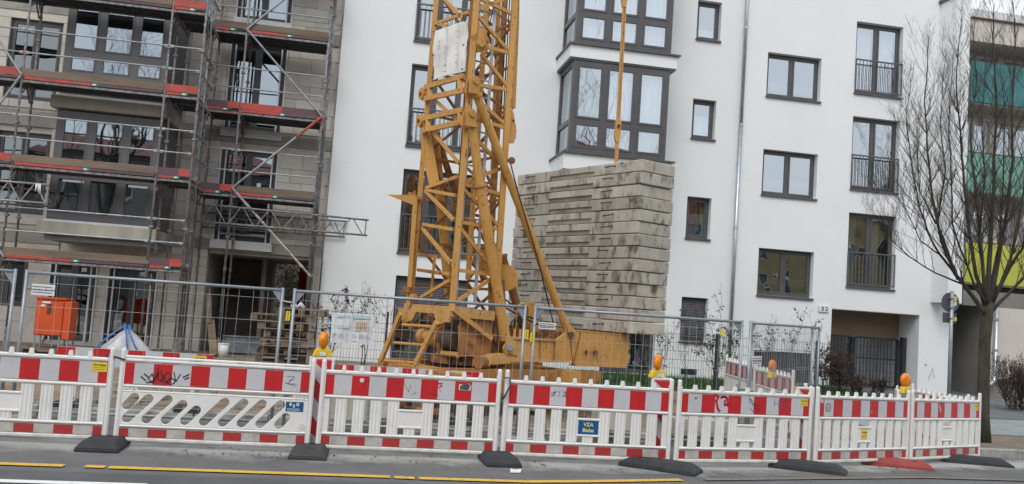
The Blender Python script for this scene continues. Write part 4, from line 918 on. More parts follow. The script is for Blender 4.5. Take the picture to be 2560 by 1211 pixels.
MB().prism([CB(x, y, .08) for x, y in ((1225, 700), (1262, 700), (1270, 880), (1228, 890))], -ca*.06).build('tower_foot_plate', crnr, cr)
MB().prism([CB(x, y, .12) for x, y in ((1152, 795), (1222, 800), (1222, 880), (1152, 875))], -ca*.02).build('inner_plate', crnr, cr)
cyl(CA(1085, 895, .25), CA(1140, 900, .25), .12, 'hydraulic_motor', dkm); cyl(CA(1096, 882, .1), CA(1145, 888, .1), .045, 'hydraulic_pipe')
for (x, y, a_, r_) in ((1160, 806, 60, .03), (1178, 806, 66, .025), (1238, 815, 40, .03), (1095, 858, 28, .02), (1210, 812, 50, .02)): MB().tube([CB(x, y, .02), CB(x+2, y+a_, .02)], r_, 8).build('hydraulic_pipe', crnr, cr)
MB().prism([CB(x, y, -.16) for x, y in ((1216, 893), (1232, 886), (1262, 884), (1281, 905), (1281, 910), (1222, 914), (1213, 905))], -ca*.16).build('boom_foot', crn, cr, bevel=.01)
cyl(CB(1196, 906, -.2), CB(1214, 906, -.1), .10, 'boom_foot_pin', crnr)
cyl(CB(1218, 903, -.2), CB(1218, 903, -.1), .075, 'boom_foot_pin', crn)
# main slewing beams (near and far) with ballast seat
prof = ((1259, 870), (1270, 850), (1283, 846), (1388, 852), (1421, 828), (1440, 826), (1573, 839), (1577, 870), (1569, 880), (1577, 890), (1567, 919), (1437, 914), (1427, 905), (1276, 903), (1262, 883))
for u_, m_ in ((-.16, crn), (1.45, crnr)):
    q = [CB(x, y, -.16) for x, y in prof]; q = [p-ca*(u_+.16) for p in q]
    MB().prism(q, -ca*.05).build('slewing_beam', m_, cr, bevel=.006)
    t = MB(); A0, A1 = q[2], q[3]; t.bar(A0-ca*.07, A1-ca*.07, .20, .02); t.bar(q[12]-ca*.07, q[13]-ca*.07, .20, .02); t.bar(q[11]-ca*.07, q[10]-ca*.07, .16, .02); t.bar(q[5]-ca*.07, q[6]-ca*.07, .16, .02)
    t.build('beam_flange', m_, cr)
for (x0, y0, x1, y1) in ((1386, 856, 1384, 904), (1424, 830, 1432, 910), (1350, 852, 1349, 903), (1452, 828, 1432, 912)): beam(CB(x0, y0, -.165), CB(x1, y1, -.165), .03, .012, 'weld_seam', crnr)
for (x, y, r_) in ((1275, 869, .055), (1430, 837, .05), (1489, 881, .04), (1466, 880, .028)):
    MB().tube([CB(x, y, -.24), CB(x, y, -.14)], r_, 14).build('pin', galv if x == 1275 else dkm, cr)
MB().prism([CB(x, y, -.17) for x, y in ((1262, 846), (1266, 836), (1272, 836), (1277, 850), (1290, 853), (1290, 888), (1266, 884))], ca*.02).build('pivot_plate', crn, cr)
MB().prism([CB(x, y, -.17) for x, y in ((1411, 806), (1417, 803), (1430, 822), (1428, 830), (1418, 832))], ca*.04).build('pivot_plate', crn, cr)
for (x0, y0) in ((1300, 880), (1500, 885), (1560, 890)): p = CB(x0, y0, -.1); beam(p, p-ca*1.5, .1, .14, 'cross_member', crnr)
# ballast seat cross beams
for (x0, y0) in ((1470, 835), (1560, 840)): p = CB(x0, y0, -.1)+Vector((0, 0, .0)); beam(p, p-ca*2.2, .12, .10, 'ballast_seat', crn)
# chassis under the slewing ring
cz0, cz1 = .42, .78; pA, pB = CB(1080, 940, -.15), CB(1492, 955, -.15)
for uu in (0, 1.6): beam(Vector((pA.x, pA.y, .60))-ca*uu, Vector((pB.x, pB.y, .60))-ca*uu, .20, .36, 'chassis_beam', MATS['crane_worn'])
lp = CA(985, 915, -.5); lq = CA(1160, 925, -.5); beam(Vector((lp.x, lp.y, .66)), Vector((lq.x, lq.y, .66)), .24, .20, 'chassis_beam', MATS['crane_worn'])
rp = CB(1440, 940, -.5); beam(Vector((rp.x, rp.y, .66)), Vector((rp.x, rp.y, .66))-ca*2.6, .24, .26, 'chassis_beam')
beam(Vector((pA.x, pA.y, .66)), Vector((pA.x, pA.y, .66))-ca*1.0, .24, .26, 'chassis_beam')
cc = M0-ca*.6+cbv*.7; cyl(cc+Vector((0, 0, .80)), cc+Vector((0, 0, .93)), .62, 'slewing_ring', crnr, 32); cyl(cc+Vector((0, 0, .70)), cc+Vector((0, 0, .80)), .52, 'slewing_ring', dkm, 32)
for p in (Vector((pA.x, pA.y, 0)), Vector((pB.x, pB.y, 0)), Vector((lp.x, lp.y, 0)), Vector((rp.x, rp.y, 0))-ca*2.5, Vector((pA.x, pA.y, 0))-ca*.95):
    MB().tube([p+Vector((0, 0, .19)), p+Vector((0, 0, .55))], .07, 12).build('outrigger_jack', crn, cr); MB().tube([p+Vector((0, 0, .12)), p+Vector((0, 0, .19))], .22, 16).build('outrigger_pad', crnr, cr)
# guard loop, valve box, hoses
c0 = CB(1286, 848, .25); c1 = CB(1319, 850, .25); h = .46; w_ = (c1-c0)
pts = [c0, c0+Vector((0, 0, h))]+[c0+Vector((0, 0, h))+w_*.5-w_*.5*math.cos(PI*i/8)+Vector((0, 0, math.sin(PI*i/8)*.13)) for i in range(1, 8)]+[c1+Vector((0, 0, h)), c1]
MB().tube(pts, .026, 8).build('guard_loop', crn, cr, smooth=True)
MB().prism([CB(x, y, .3) for x, y in ((1319, 756), (1338, 757), (1338, 770), (1334, 852), (1319, 851))], -ca*.12).build('valve_box', crn, cr, bevel=.008)
for (x, y, h_) in ((1285, 827, .16), (1299, 828, .16)): p = CB(x, y+20, .0); MB().bar(p, p+Vector((0, 0, h_)), .04).build('bracket', crn, cr)
MB().prism([CB(x, y, .35) for x, y in ((1345, 850), (1350, 828), (1365, 822), (1385, 825), (1400, 838), (1405, 850))], -ca*.06).build('guard_plate', crnr, cr)
beam(CB(1365, 850, .3), CB(1402, 832, .3), .06, .08, m=crnr)
def hose(pts, r, n='hose', par=cr): return MB().tube(pts, r, 6).build(n, blk, par, smooth=True)
hose([CB(1254, 742, .1), CB(1280, 762, .1), CB(1310, 790, .1), CB(1345, 800, .1)], .014); hose([CB(1255, 765, .1), CB(1290, 785, .1), CB(1320, 800, .1), CB(1352, 815, .1)], .014)
a0 = [CB(1285, 815, .1), CB(1287, 800, .1), CB(1295, 793, .1), CB(1302, 797, .1), CB(1306, 808, .1), CB(1310, 811, .1)]; hose(a0, .014)
hose([p+Vector((-.05, .02, -.04)) for p in a0], .012); hose([CB(1180, 800, 0), CB(1182, 815, 0), CB(1190, 822, 0), CB(1200, 812, 0)], .012)
hose([CB(1274, 400, -.25), CB(1294, 478, -.25), CB(1345, 650, -.25), CB(1384, 812, -.25)], .012, 'trip_cable')
for (x, z0_) in ((1274, 0), (1268, 10)): p, q = CB(x, 0, .35), CB(x-16, 300, .35); hose([ext(p, q, ZT), q], .011, 'hoist_cable')
hose([CB(1196, -10, .1), CB(1191, 100, .05)], .01, 'hoist_cable'); hose([CB(1240, -10, .1), CB(1215, 105, .05)], .01, 'hoist_cable')
MB().tube([CB(1279, 402, -.12), CB(1279, 402, -.08)], .06, 14).build('eye_plate', crnr, cr)
# pendant bar that drops to the ballast
pd = thing('pendant_bar', 'yellow steel pendant bar hanging down to the top of the ballast stack', 'bar', P(1542, 400, 15.6))
a, c = P(1562, 0, 15.6), P(1540, 412, 15.6); j = P(1544, 330, 15.6); up = a+(a-c)*.3
for o_ in (-.02, .02):
    MB().bar(up+Vector((o_, 0, 0)), j+Vector((o_, 0, .1)), .026, .05).build('flat_bar', crn, pd)
MB().prism([j+Vector(v) for v in ((-.05, -.04, .2), (.0, -.04, .27), (.05, -.04, .2), (.05, -.04, -.12), (.02, -.04, -.2), (-.03, -.04, -.2), (-.06, -.04, -.1))], (0, .08, 0)).build('link_plate', crn, pd)
MB().tube([j+Vector((0, -.07, .1)), j+Vector((0, .06, .1))], .03, 10).build('pin', dkm, pd)
MB().bar(j+Vector((0, 0, -.1)), c, .06, .05).build('flat_bar', crn, pd)
j2 = a+Vector((-.01, 0, .0)); MB().prism([j2+Vector(v) for v in ((-.07, -.04, .3), (.07, -.04, .3), (.08, -.04, .1), (.03, -.04, -.15), (-.03, -.04, -.15), (-.08, -.04, .1))], (0, .08, 0)).build('link_plate', crn, pd)
# ballast: 14 concrete slabs
NC = P(1605, 398, 14.6); BT = NC.z; BB = PL(1592, 838, NC, ca).z; NS = 14; th = (BT-BB)/NS
farp = None
d_ = ray(1294, 445); farp = PL(1294, 445, NC, ca); SLL = (farp-NC).length*0+((Vector((farp.x, farp.y))-Vector((NC.x, NC.y))).length)
e_ = PL(1687, 412, NC, cbv); SLW = (Vector((e_.x, e_.y))-Vector((NC.x, NC.y))).length
pos = ['topmost', 'second', 'third', 'fourth', 'fifth', 'sixth', 'seventh', 'eighth', 'ninth', 'tenth', 'eleventh', 'twelfth', 'thirteenth', 'lowest']
for k in range(NS):
    zt_ = BT-k*th; zb_ = zt_-th+.011; jx = rnd(-.02, .02)+.0; jy = rnd(-.012, .012); O = Vector((NC.x, NC.y, 0))+ca*(jx-.02*(k > 9))+cbv*jy
    lab = f'{pos[k]} concrete ballast slab {"of the stack" if k in (0, 13) else "from the top of the stack"} behind the crane'
    t = thing('ballast_slab', lab, 'ballast slab', (O.x-ca.x*SLL/2, O.y-ca.y*SLL/2, zb_), 0, 'concrete ballast slabs stacked on the crane')
    def q3(a, w, z): return O-ca*a+cbv*w+Vector((0, 0, z))
    r0, r1 = SLL*.345, SLL*.70; zm = zb_+th*.42; dp_ = .028
    b = MB()
    # body split round the front recess so the recess is real depth
    ch = .045
    def blk_(a0, a1, w0, z0, z1): b.hexa([q3(a0, w0, z0), q3(a0, SLW, z0), q3(a1, SLW, z0), q3(a1, w0, z0), q3(a0, w0, z1), q3(a0, SLW, z1), q3(a1, SLW, z1), q3(a1, w0, z1)])
    pr = [(0, ch), (ch*.6, 0), (r0, 0), (r0, dp_), (r1, dp_), (r1, 0), (SLL, 0), (SLL, SLW), (0, SLW)]
    pf = [(0, ch), (ch*.6, 0), (SLL, 0), (SLL, SLW), (0, SLW)]
    def ins(pp, k): # inset outline a little
        cx = SLL/2; cy = SLW/2; return [(a+(k if a < cx else -k), w+(k if w < cy else -k)) for a, w in pp]
    e = .013
    def loft(p0, z0_, p1, z1_):
        n = len(p0); base = len(b.v); b.v += [q3(a, w, z0_) for a, w in p0]+[q3(a, w, z1_) for a, w in p1]
        for i in range(n): j_ = (i+1) % n; b.f.append((base+i, base+j_, base+n+j_, base+n+i)); b.m.append(0)
    loft(ins(pr, e), zb_, pr, zb_+e); loft(pr, zb_+e, pr, zm); loft(pf, zm, pf, zt_-e); loft(pf, zt_-e, ins(pf, e), zt_)
    b.poly([q3(a, w, zt_) for a, w in ins(pf, e)]); b.poly([q3(a, w, zb_) for a, w in ins(pr, e)]); b.poly([q3(a, w, zm) for a, w in ((r0, 0), (r1, 0), (r1, dp_), (r0, dp_))])
    b.build('slab_body', slabm, t)
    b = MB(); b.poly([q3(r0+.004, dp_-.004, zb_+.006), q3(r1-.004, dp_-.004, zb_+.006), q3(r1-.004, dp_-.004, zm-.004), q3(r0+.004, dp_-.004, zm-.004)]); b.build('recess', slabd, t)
    for a_ in (SLL*.215+rnd(-.06, .06), SLL*.86+rnd(-.06, .06)):
        z_ = zb_+th*.66; dr_ = rnd(-.03, .01); pts = [q3(a_-.11, .0, z_), q3(a_-.10, -.07, z_-.01+dr_*.5), q3(a_+.10, -.07, z_-.01+dr_), q3(a_+.11, .0, z_+dr_*.3)]
        MB().tube(pts, .012, 6).build('lifting_loop', rust, t, smooth=False)
# ================================================================ SITE FENCE (mesh panels)
def fence_panel(p, q, lab, pv=.12, gp='mobile site fence panels behind the barriers', sign=None, top=1.87, tilt=0):
    """p,q: ground points of the two posts"""
    p = Vector(p); q = Vector(q); d = (q-p); L = d.length; t = thing('site_fence', lab, 'fence', p, math.atan2(d.y, d.x), gp)
    o = .035
    for x in (o, L-o):
        po = MB().tube([(x, 0, .05), (x, 0, top)], .021, 8).build('fence_post', galv, t, world=False, smooth=True)
        s = 1 if x < L/2 else -1
        MB().prism([(x+s*.022, -.004, top-.04), (x+s*.13, -.004, top-.04), (x+s*.022, -.004, top-.19)], (0, .006, 0)).build('corner_gusset', galv, po, world=False)
    MB().tube([(o, 0, top-.03), (L-o, 0, top-.03)], .019, 8).build('top_rail', galv, t, world=False, smooth=True)
    MB().tube([(o, 0, .19), (L-o, 0, .19)], .019, 8).build('bottom_rail', scafw, t, world=False, smooth=True)
    w = MB(); n = int((L-.1)/pv)
    for i in range(1, n):
        x = o+(L-2*o)*i/n; jx = rnd(-.004, .004); w.tube([(x+jx, .012, .19), (x+jx*2, .014+rnd(-.006, .006), 1.0), (x-jx, .012, top-.03)], .0021, 4, caps=False)
    z = .30
    while z < top-.1: w.tube([(o, .016, z), (L/2, .018, z-.003), (L-o, .016, z)], .0023, 4, caps=False); z += .285
    w.build('wire_mesh', wire, t, world=False)
    return t, L
def foot_block(x, y, z, lab):
    t = MB(); t.hexa([(x-.35, y-.11, z), (x+.35, y-.11, z), (x+.35, y+.11, z), (x-.35, y+.11, z), (x-.31, y-.09, z+.14), (x+.31, y-.09, z+.14), (x+.31, y+.09, z+.14), (x-.31, y+.09, z+.14)])
    o = t.build('concrete_weight', concr, bevel=.01); tag(o, lab, 'fence foot', 'concrete feet under the site fence'); return o
FYY = 11.5; gz = rz_(FYY)
fx = [P(52, 690, FYY).x, P(718, 730, FYY).x, P(1325, 775, FYY).x, P(1866, 818, FYY).x]
f0, L0 = fence_panel((fx[0]-3.25, FYY, gz), (fx[0]-.03, FYY, gz), 'mesh fence panel cut by the left edge of the picture')
f1, L1 = fence_panel((fx[0]+.03, FYY, gz), (fx[1]-.02, FYY, gz), 'mesh fence panel in front of the scaffolding and orange cabinet', .17)
f2, L2 = fence_panel((fx[1]+.06, FYY, gz), (fx[2]-.03, FYY, gz), 'mesh fence panel in front of the crane base, carrying the site poster', .105)
f3, L3 = fence_panel((fx[2]+.04, FYY, gz), (fx[3]-.03, FYY, gz), 'mesh fence panel in front of the ballast stack', .105)
f4, L4 = fence_panel((fx[3]+.05, FYY, gz), (7.59, 13.55, .02), 'mesh fence panel standing open like a gate at an angle right of the drainpipe', .105)
f5, L5 = fence_panel((fx[3]+.14, FYY+.12, gz), (8.35, 14.7, .04), 'second angled mesh fence panel just behind the open one', .105)
for i, (x, w_) in enumerate(((fx[0], 'left'), (fx[1], 'x'), (fx[2], 'x'), (fx[3], 'x'))):
    foot_block(x, FYY, gz, ['concrete fence foot near the left picture edge', 'concrete fence foot under the joint left of the poster', 'concrete fence foot under the joint by the crane platform', 'concrete fence foot under the open fence gate'][i])
def url_sign(par, x, z, w=.42, h=.14, cut=False):
    s = MB().box((x, -.035, z), (x+w, -.028, z+h)).build('fence_sign', paper, par, world=False)
    for zz in (z+h*.72, z+h*.22): MB().box((x+.01, -.0375, zz), (x+w-.03, -.0355, zz+.008)).build('printed_line', maroon, s, world=False)
    text('web_address', 'www.bauzaun-discount.de', .034, (x+w/2-.01, -.036, z+h*.5), s, inkb, ext=.0008, bold=.0006)
def local(o, v): v = Vector(v)-o.location; c, s = math.cos(-o.rotation_euler.z), math.sin(-o.rotation_euler.z); return Vector((v.x*c-v.y*s, v.x*s+v.y*c, v.z))
lp_ = local(f1, P(80, 737, FYY)); url_sign(f1, lp_.x, lp_.z, .26, .135)
lp_ = local(f3, P(1345, 822, FYY)); url_sign(f3, lp_.x, lp_.z, .235, .09)
url_sign(f4, .08, 1.25, .36, .13); url_sign(f4, .08, 1.6, .2, .13)
def ysticker(par, pos, w, h, lines=2, txt='VZA Bialas', rot=0, y=-.003):
    s = MB().box((pos[0]-w/2, pos[1], pos[2]-h/2), (pos[0]+w/2, pos[1]+.002, pos[2]+h/2)).build('sticker', ystick, par, world=False)
    if txt: text('sticker_print', txt, w*.2, (pos[0], pos[1]-.001, pos[2]+h*.2), s, inkb, ext=.0005, bold=.0006)
    b = MB()
    for k in range(lines): z = pos[2]-h*.08-k*h*.2; b.box((pos[0]-w*.42, pos[1]-.0015, z-h*.03), (pos[0]+w*.38, pos[1]-.0005, z+h*.03))
    b.build('printed_lines', mat('ochre_print', (.35, .24, .02)) if 'ochre_print' not in MATS else MATS['ochre_print'], s, world=False)
    return s
def post_sticker(par, pxy):
    v = local(par, P(pxy[0], pxy[1], FYY)); MB().box((v.x-.026, -.026, v.z-.10), (v.x+.026, -.022, v.z+.02)).build('sticker', ystick, par, world=False)
    t = text('sticker_print', 'VZA Bialas', .024, (v.x, -.027, v.z-.04), par, inkb, rot=(PI/2, -PI/2, 0), ext=.0005)
post_sticker(f2, (721, 782)); post_sticker(f2, (1316, 828)); post_sticker(f3, (1330, 836)); 
MB().tube([(L3-.05, -.03, .93), (L3+.15, -.05, .91)], .022, 8).build('clamp', scafw, f3, world=False)
MB().tube([(L1-.03, -.02, 1.7), (L1+.1, -.02, 1.69)], .012, 6).build('clamp', scafw, f1, world=False)
# poster on the fence
A, B, C_, D_ = P(830, 782, FYY+.05), P(935, 786, FYY+.05), P(930, 863, FYY+.05), P(826, 857, FYY+.05)
po = thing('site_poster', 'faded white site notice with small drawings of the planned house, hung on the fence', 'poster', (A+B+C_+D_)/4)
def onp(u, v, k=0): q = A.lerp(B, u).lerp(D_.lerp(C_, u), v); return q+Vector((0, -.004*k-.002, 0))
b = MB(); vs = [onp(i/8, j/5, 0)+Vector((0, .012*math.sin(i*1.3+j), 0)) for j in range(6) for i in range(9)]; b.add(vs, [(j*9+i, j*9+i+1, j*9+i+10, j*9+i+9) for j in range(5) for i in range(8)]); b.build('sheet', paper, po, smooth=True)
def pq(u0, v0, u1, v1, m, n, k=4): return MB().poly([onp(u0, v1, k), onp(u1, v1, k), onp(u1, v0, k), onp(u0, v0, k)]).build(n, m, po)
pq(.12, .06, .44, .14, pblue, 'printed_title'); pq(.50, .06, .92, .16, pblue, 'printed_title'); pq(.15, .2, .43, .5, mat('faint_print', (.68, .70, .71)), 'printed_drawing')
pq(.56, .2, .88, .56, mat('cream_print', (.66, .62, .50)), 'printed_drawing')
for i in range(6): pq(.595+i*.045, .27, .615+i*.045, .52, pbrown, 'printed_window_row', 5)
for i in range(6):
    for r in range(3): pq(.03+i*.16, .68+r*.05, .03+i*.16+rnd(.06, .13), .695+r*.05, pgrey, 'printed_text_line')
pq(.35, .88, .42, .9, pgrey, 'printed_text_line'); pq(.5, .9, .64, .92, pgrey, 'printed_text_line'); pq(.35, .94, .42, .955, pgrey, 'printed_text_line')
A, B, C_, D_ = P(-12, 686, FYY+.05), P(9, 688, FYY+.05), P(4, 706, FYY+.05), P(-16, 704, FYY+.05)
# ================================================================ GARDEN FENCE
GY = 20.0
gf = thing('garden_fence', 'low dark double-wire garden fence along the white house', 'fence', (4, GY, .1))
for px in (715, 970, 1300, 1550, 1795, 2045):
    y_ = {715: 772, 970: 780, 1300: 805, 1550: 822, 1795: 838, 2045: 856}[px]; q = P(px, y_, GY)
    k = .04 if px in (1795, 2045, 715) else .025
    MB().box((q.x-k, GY-k, .1), (q.x+k, GY+k, 1.47)).build('fence_post', fgreen, gf)
x0g, x1g = P(715, 772, GY).x, P(2045, 856, GY).x+2.3
w = MB(); n = int((x1g-x0g)/.066)
for i in range(n): x = x0g+i*.066; w.box((x-.0025, GY-.046, .15), (x+.0025, GY-.041, 1.45))
for z in (.2, .4, .6, .8, 1.0, 1.2, 1.4): w.box((x0g, GY-.040, z-.004), (x1g, GY-.034, z+.004))
w.build('wire_mesh', fgreen, gf)
# ================================================================ BARRIERS
def stripes(z0, z1, y, L=1.94, n=10, mats=None, name='board', phase=0):
    b = MB(); x0 = -L/2; u = L/n
    b.box((x0, y+.004, z0), (x0+L, y+.03, z1), 1)
    e = [0, .5]+[k+.5 for k in range(1, n)]+[n]
    for i in range(len(e)-1):
        b.poly([(x0+e[i]*u, y, z0+.004), (x0+e[i+1]*u, y, z0+.004), (x0+e[i+1]*u, y, z1-.004), (x0+e[i]*u, y, z1-.004)], (0 if i % 2 == 0 else 1))
    return b
HB2 = 1.01
def barrier_base(name, lab, typ, gp):
    t = thing(name, lab, 'barrier', (0, 0, 0), 0, gp); L = 1.94
    for s in (-1, 1):
        MB().tube([(s*.998, 0, .0), (s*.998, 0, HB2-.02), (s*.998, 0, HB2)], [.026, .026, .018], 10).build('post', plast, t, world=False, smooth=False)
        MB().box((s*.972-.004, -.02, .03), (s*.972+.004, .02, .93)).build('post_web', plast, t, world=False)
    rl_ = ((.875, .045), (.603, .038), (.195, .034), (.05, .045)) if typ == 'A' else ((.885, .04), (.61, .03), (.185, .03), (.045, .045))
    for z, r in rl_: MB().box((-.972, -.024, z-r/2+.004), (.972, .024, z+r/2)).build('rail', plast if z > .1 else plastd, t, world=False, bevel=.011)
    stripes(rl_[1][0]+.022, rl_[0][0]-.024, -.012).build('striped_board', [rfoil, wfoil], t, world=False)
    stripes(rl_[3][0]+.024, rl_[2][0]-.02, -.012).build('striped_board', [rfoild, wfoild], t, world=False)
    if typ == 'A':
        for k in range(1, 10):
            x = -.97+k*.194; c = MB(); c.hexa([(x-.024, -.022, .895), (x+.024, -.022, .895), (x+.024, .022, .895), (x-.024, .022, .895), (x-.017, -.016, .955), (x+.017, -.016, .955), (x+.017, .016, .955), (x-.017, .016, .955)]); c.build('lug', plast, t, world=False)
        def slat(x0, x1, z0, z1, nm='slat'):
            n = 12; b = MB(); prof = [(x0+(x1-x0)*i/n, -.010-(.008 if i % 4 in (1, 2) else 0)) for i in range(n+1)]
            pts = prof+[(x1, .014), (x0, .014)]; b.prism([(a, c, z0) for a, c in pts], (0, 0, z1-z0)); return b.build(nm, plast, t, world=False)
        for k in (1, 2, 3, 4, 6, 7, 8, 9): x = -.97+k*.194; slat(x-.062, x+.062, .213, .583)
        for s in (-1, 1): MB().box((min(s*.965, s*.905), -.008, .212), (max(s*.965, s*.905), .012, .584)).build('edge_web', plast, t, world=False)
        MB().box((-.132, -.010, .306), (.132, .012, .478)).build('center_plate', plast, t, world=False)
        for z in (.486, .298): MB().box((-.135, -.022, z-.012), (.135, .02, z+.012)).build('center_rail', plast, t, world=False, bevel=.006)
        slat(-.062, .062, .213, .285)
    else:
        MB().box((-.972, -.02, .545), (.972, .02, .568)).build('rail', plast, t, world=False, bevel=.008)
        cu = bpy.data.curves.new('t', 'CURVE'); cu.dimensions = '2D'; cu.fill_mode = 'BOTH'; cu.extrude = .012; cu.bevel_depth = .004; cu.bevel_resolution = 1
        def spl(pts):
            sp_ = cu.splines.new('POLY'); sp_.points.add(len(pts)-1); sp_.use_cyclic_u = True
            for i_, (px_, pz_) in enumerate(pts): sp_.points[i_].co = (px_, pz_, 0, 1)
        spl([(-.970, .206), (.970, .206), (.970, .543), (-.970, .543)])
        def cap(a, c, r_=.052):
            a = Vector(a); c = Vector(c); an = math.atan2(c.y-a.y, c.x-a.x); pts = [(c.x+r_*math.cos(an+PI/2-PI*k/6), c.y+r_*math.sin(an+PI/2-PI*k/6)) for k in range(7)]+[(a.x+r_*math.cos(an-PI/2-PI*k/6), a.y+r_*math.sin(an-PI/2-PI*k/6)) for k in range(7)]; spl(pts)
        pit = .197; za, zc = .265, .485; slope = .205
        cap((-.915, .40), (-.845, .49))
        for k in range(8):
            xa = -.905+k*pit
            if k in (3,): cap((xa, za), (xa+slope*.55, za+(zc-za)*.55))
            elif k in (2,): cap((xa, za), (xa+slope*.80, za+(zc-za)*.80))
            else: cap((xa, za), (xa+slope, zc))
        cap((-.17, .494), (.02, .494), .036) if 0 else None
        cap((.675, za), (.745, .35)); 
        to = bpy.data.objects.new('t', cu); me = bpy.data.meshes.new_from_object(to); bpy.data.objects.remove(to); me.materials.clear(); me.materials.append(plast)
        so = bpy.data.objects.new('slotted_plate', me); COL.objects.link(so); so.parent = t; so.rotation_euler = (PI/2, 0, 0)
        for x in (-.94, -.86, .84, .92):
            for z in (.57, .19): MB().box((x-.035, -.013, z), (x+.035, .013, z+.035)).build('corner_web', plast, t, world=False)
            MB().tube([(x, -.026, .588), (x, -.02, .588)], .012, 10).build('rivet', plastd, t, world=False)
        MB().box((-.97, -.02, .9055), (.97, .02, .935)).build('grip_rail', plast, t, world=False, bevel=.008)
        MB().tube([(.93, -.022, .26), (.93, -.014, .26)], .032, 12).build('plug', plastd, t, world=False)
        for x in (-.75, -.25, .25, .75): MB().box((x-.07, -.023, .913), (x+.07, -.0205, .926)).build('grip_recess', plastd, t, world=False)
    return t
GP = 'red and white plastic barriers along the road'
J = [(-4.50, 10.10), (-2.40, 10.09), (-.29, 10.11), (1.82, 10.12), (3.88, 10.10), (5.97, 10.56), (7.90, 11.38), (9.78, 12.32)]
labs = ['slatted barrier at the left picture edge with a yellow sticker at its right end', 'barrier with slanting bars, black graffiti and a small blue BSG sign', 'slatted barrier left of the crane platform with a round white sticker near its left end', 'slatted barrier with the blue VZA Bialas plate in its middle',
        'slatted barrier with red and blue graffiti on its top board', 'slatted barrier with a small yellow sticker on its centre plate, over the red foot', 'last slatted barrier on the right, ending beside the street tree']
protoA = barrier_base('barrier', labs[0], 'A', GP); protoB = barrier_base('barrier', labs[1], 'B', GP)
BAR = []
def place(o, p, q):
    p = Vector((p[0], p[1], rz_(p[1]))); q = Vector((q[0], q[1], rz_(q[1]))); m = (p+q)/2; d = q-p
    o.location = m+Vector((0, 0, .028)); o.rotation_euler = (rnd(-.012, .012), -math.atan2(d.z, math.hypot(d.x, d.y)), math.atan2(d.y, d.x))
for i in range(7):
    o = protoA if i == 0 else (protoB if i == 1 else copy_tree(protoA))
    place(o, J[i], J[i+1]); o['label'] = labs[i]; BAR.append(o)
nA, nB_ = G(1983, 937, 1.0), G(1879, 909, 1.03)
o = copy_tree(protoA); dd = (nA-nB_).normalized(); o.location = nA-dd*1.0-Vector((0, 0, .95)); o.rotation_euler = (0, 0, math.atan2(dd.y, dd.x)); o['label'] = 'barrier running back into the site behind the angled fence panel'; BAR.append(o)
o2 = copy_tree(o); o2.location = o.location-dd*2.1; o2['label'] = 'farther barrier of the pair running back towards the garden fence'
r0, r1 = G(2432, 1003, .93), G(2285, 980, .96); dd2 = (r1-r0).normalized()
o = copy_tree(protoA); st = Vector((9.72, 12.5, 0)); e_ = Vector((10.1, 14.45, 0)); dd2 = (e_-st).normalized(); o.location = st+dd2*1.05+Vector((0, 0, -.12)); o.rotation_euler = (0, 0, math.atan2(dd2.y, dd2.x)+PI); o['label'] = 'barrier set at an angle behind the last one on the right'; BAR.append(o)

# marks on the barriers
def dec(i, *a, **k): return ysticker(BAR[i], *a, **k)
dec(0, (.88, -.015, .795), .155, .10); dec(4, (.885, -.015, .80), .11, .09); dec(6, (.88, -.015, .79), .11, .10)
dec(5, (.0, -.0135, .395), .13, .13); 
s = MB().box((.735, -.020, .42), (.925, -.0165, .525)).build('company_sign', blue, BAR[1], world=False)
for (l, x, z) in (('B', .785, .497), ('S', .822, .479), ('G', .862, .497)): text('letter', l, .046, (x, -.021, z), s, letw, ext=.0006, bold=.0022)
b = MB()
for z, n_ in ((.449, 13), (.434, 12)):
    x = .752
    for k in range(n_): wd = rnd(.006, .011); b.box((x, -.0215, z-.003), (x+wd, -.0203, z+.003)); x += wd+.0025
b.build('printed_lines', letw, s, world=False)
s = MB().box((-.122, -.015, .315), (.122, -.0115, .470)).build('company_plate', blue, BAR[3], world=False, bevel=.0)
text('letters', 'VZA', .062, (0, -.0155, .425), s, lety, ext=.0006, bold=.001); text('letters', 'Bialas', .062, (0, -.0155, .360), s, lety, ext=.0006, bold=.001)
def scrawl(i, pts, w, m, name='graffiti', y=-.0145):
    b = MB()
    for st_ in pts:
        for k in range(len(st_)-1):
            p, q = Vector((st_[k][0], 0, st_[k][1])), Vector((st_[k+1][0], 0, st_[k+1][1])); d = (q-p); L = d.length
            if L < 1e-5: continue
            d.normalize(); n = Vector((-d.z, 0, d.x))*w/2; p -= d*w*.3; q += d*w*.3; yy = Vector((0, y, 0))
            b.poly([p-n+yy, q-n+yy, q+n+yy, p+n+yy])
    return b.build(name, m, BAR[i], world=False)
def arc(cx, cz, rx, rz, a0, a1, n=9): return [(cx+rx*math.cos(a0+(a1-a0)*k/n), cz+rz*math.sin(a0+(a1-a0)*k/n)) for k in range(n+1)]
scrawl(1, [arc(-.69, .84, .06, .17, -.1, -2.0), [(-.73, .69), (-.69, .75), (-.66, .68), (-.63, .77)], arc(-.60, .73, .03, .05, 2.5, 6.5), arc(-.53, .72, .035, .05, 1, 7), [(-.6, .79), (-.58, .67), (-.52, .66)], [(-.47, .78), (-.44, .68), (-.4, .76)], arc(-.49, .68, .04, .03, 3, 9)], .011, inkb)
scrawl(1, [[(-.80, .715), (-.75, .675)], [(-.77, .745), (-.73, .715)], [(-.37, .73), (-.31, .765)], [(-.35, .71), (-.31, .73)], [(-.74, .655), (-.66, .66)]], .014, inkb)
scrawl(1, [[(.72, .80), (.80, .80), (.73, .72), (.83, .72)], [(.74, .76), (.8, .765)], [(.7, .73), (.82, .70)]], .004, inkb)
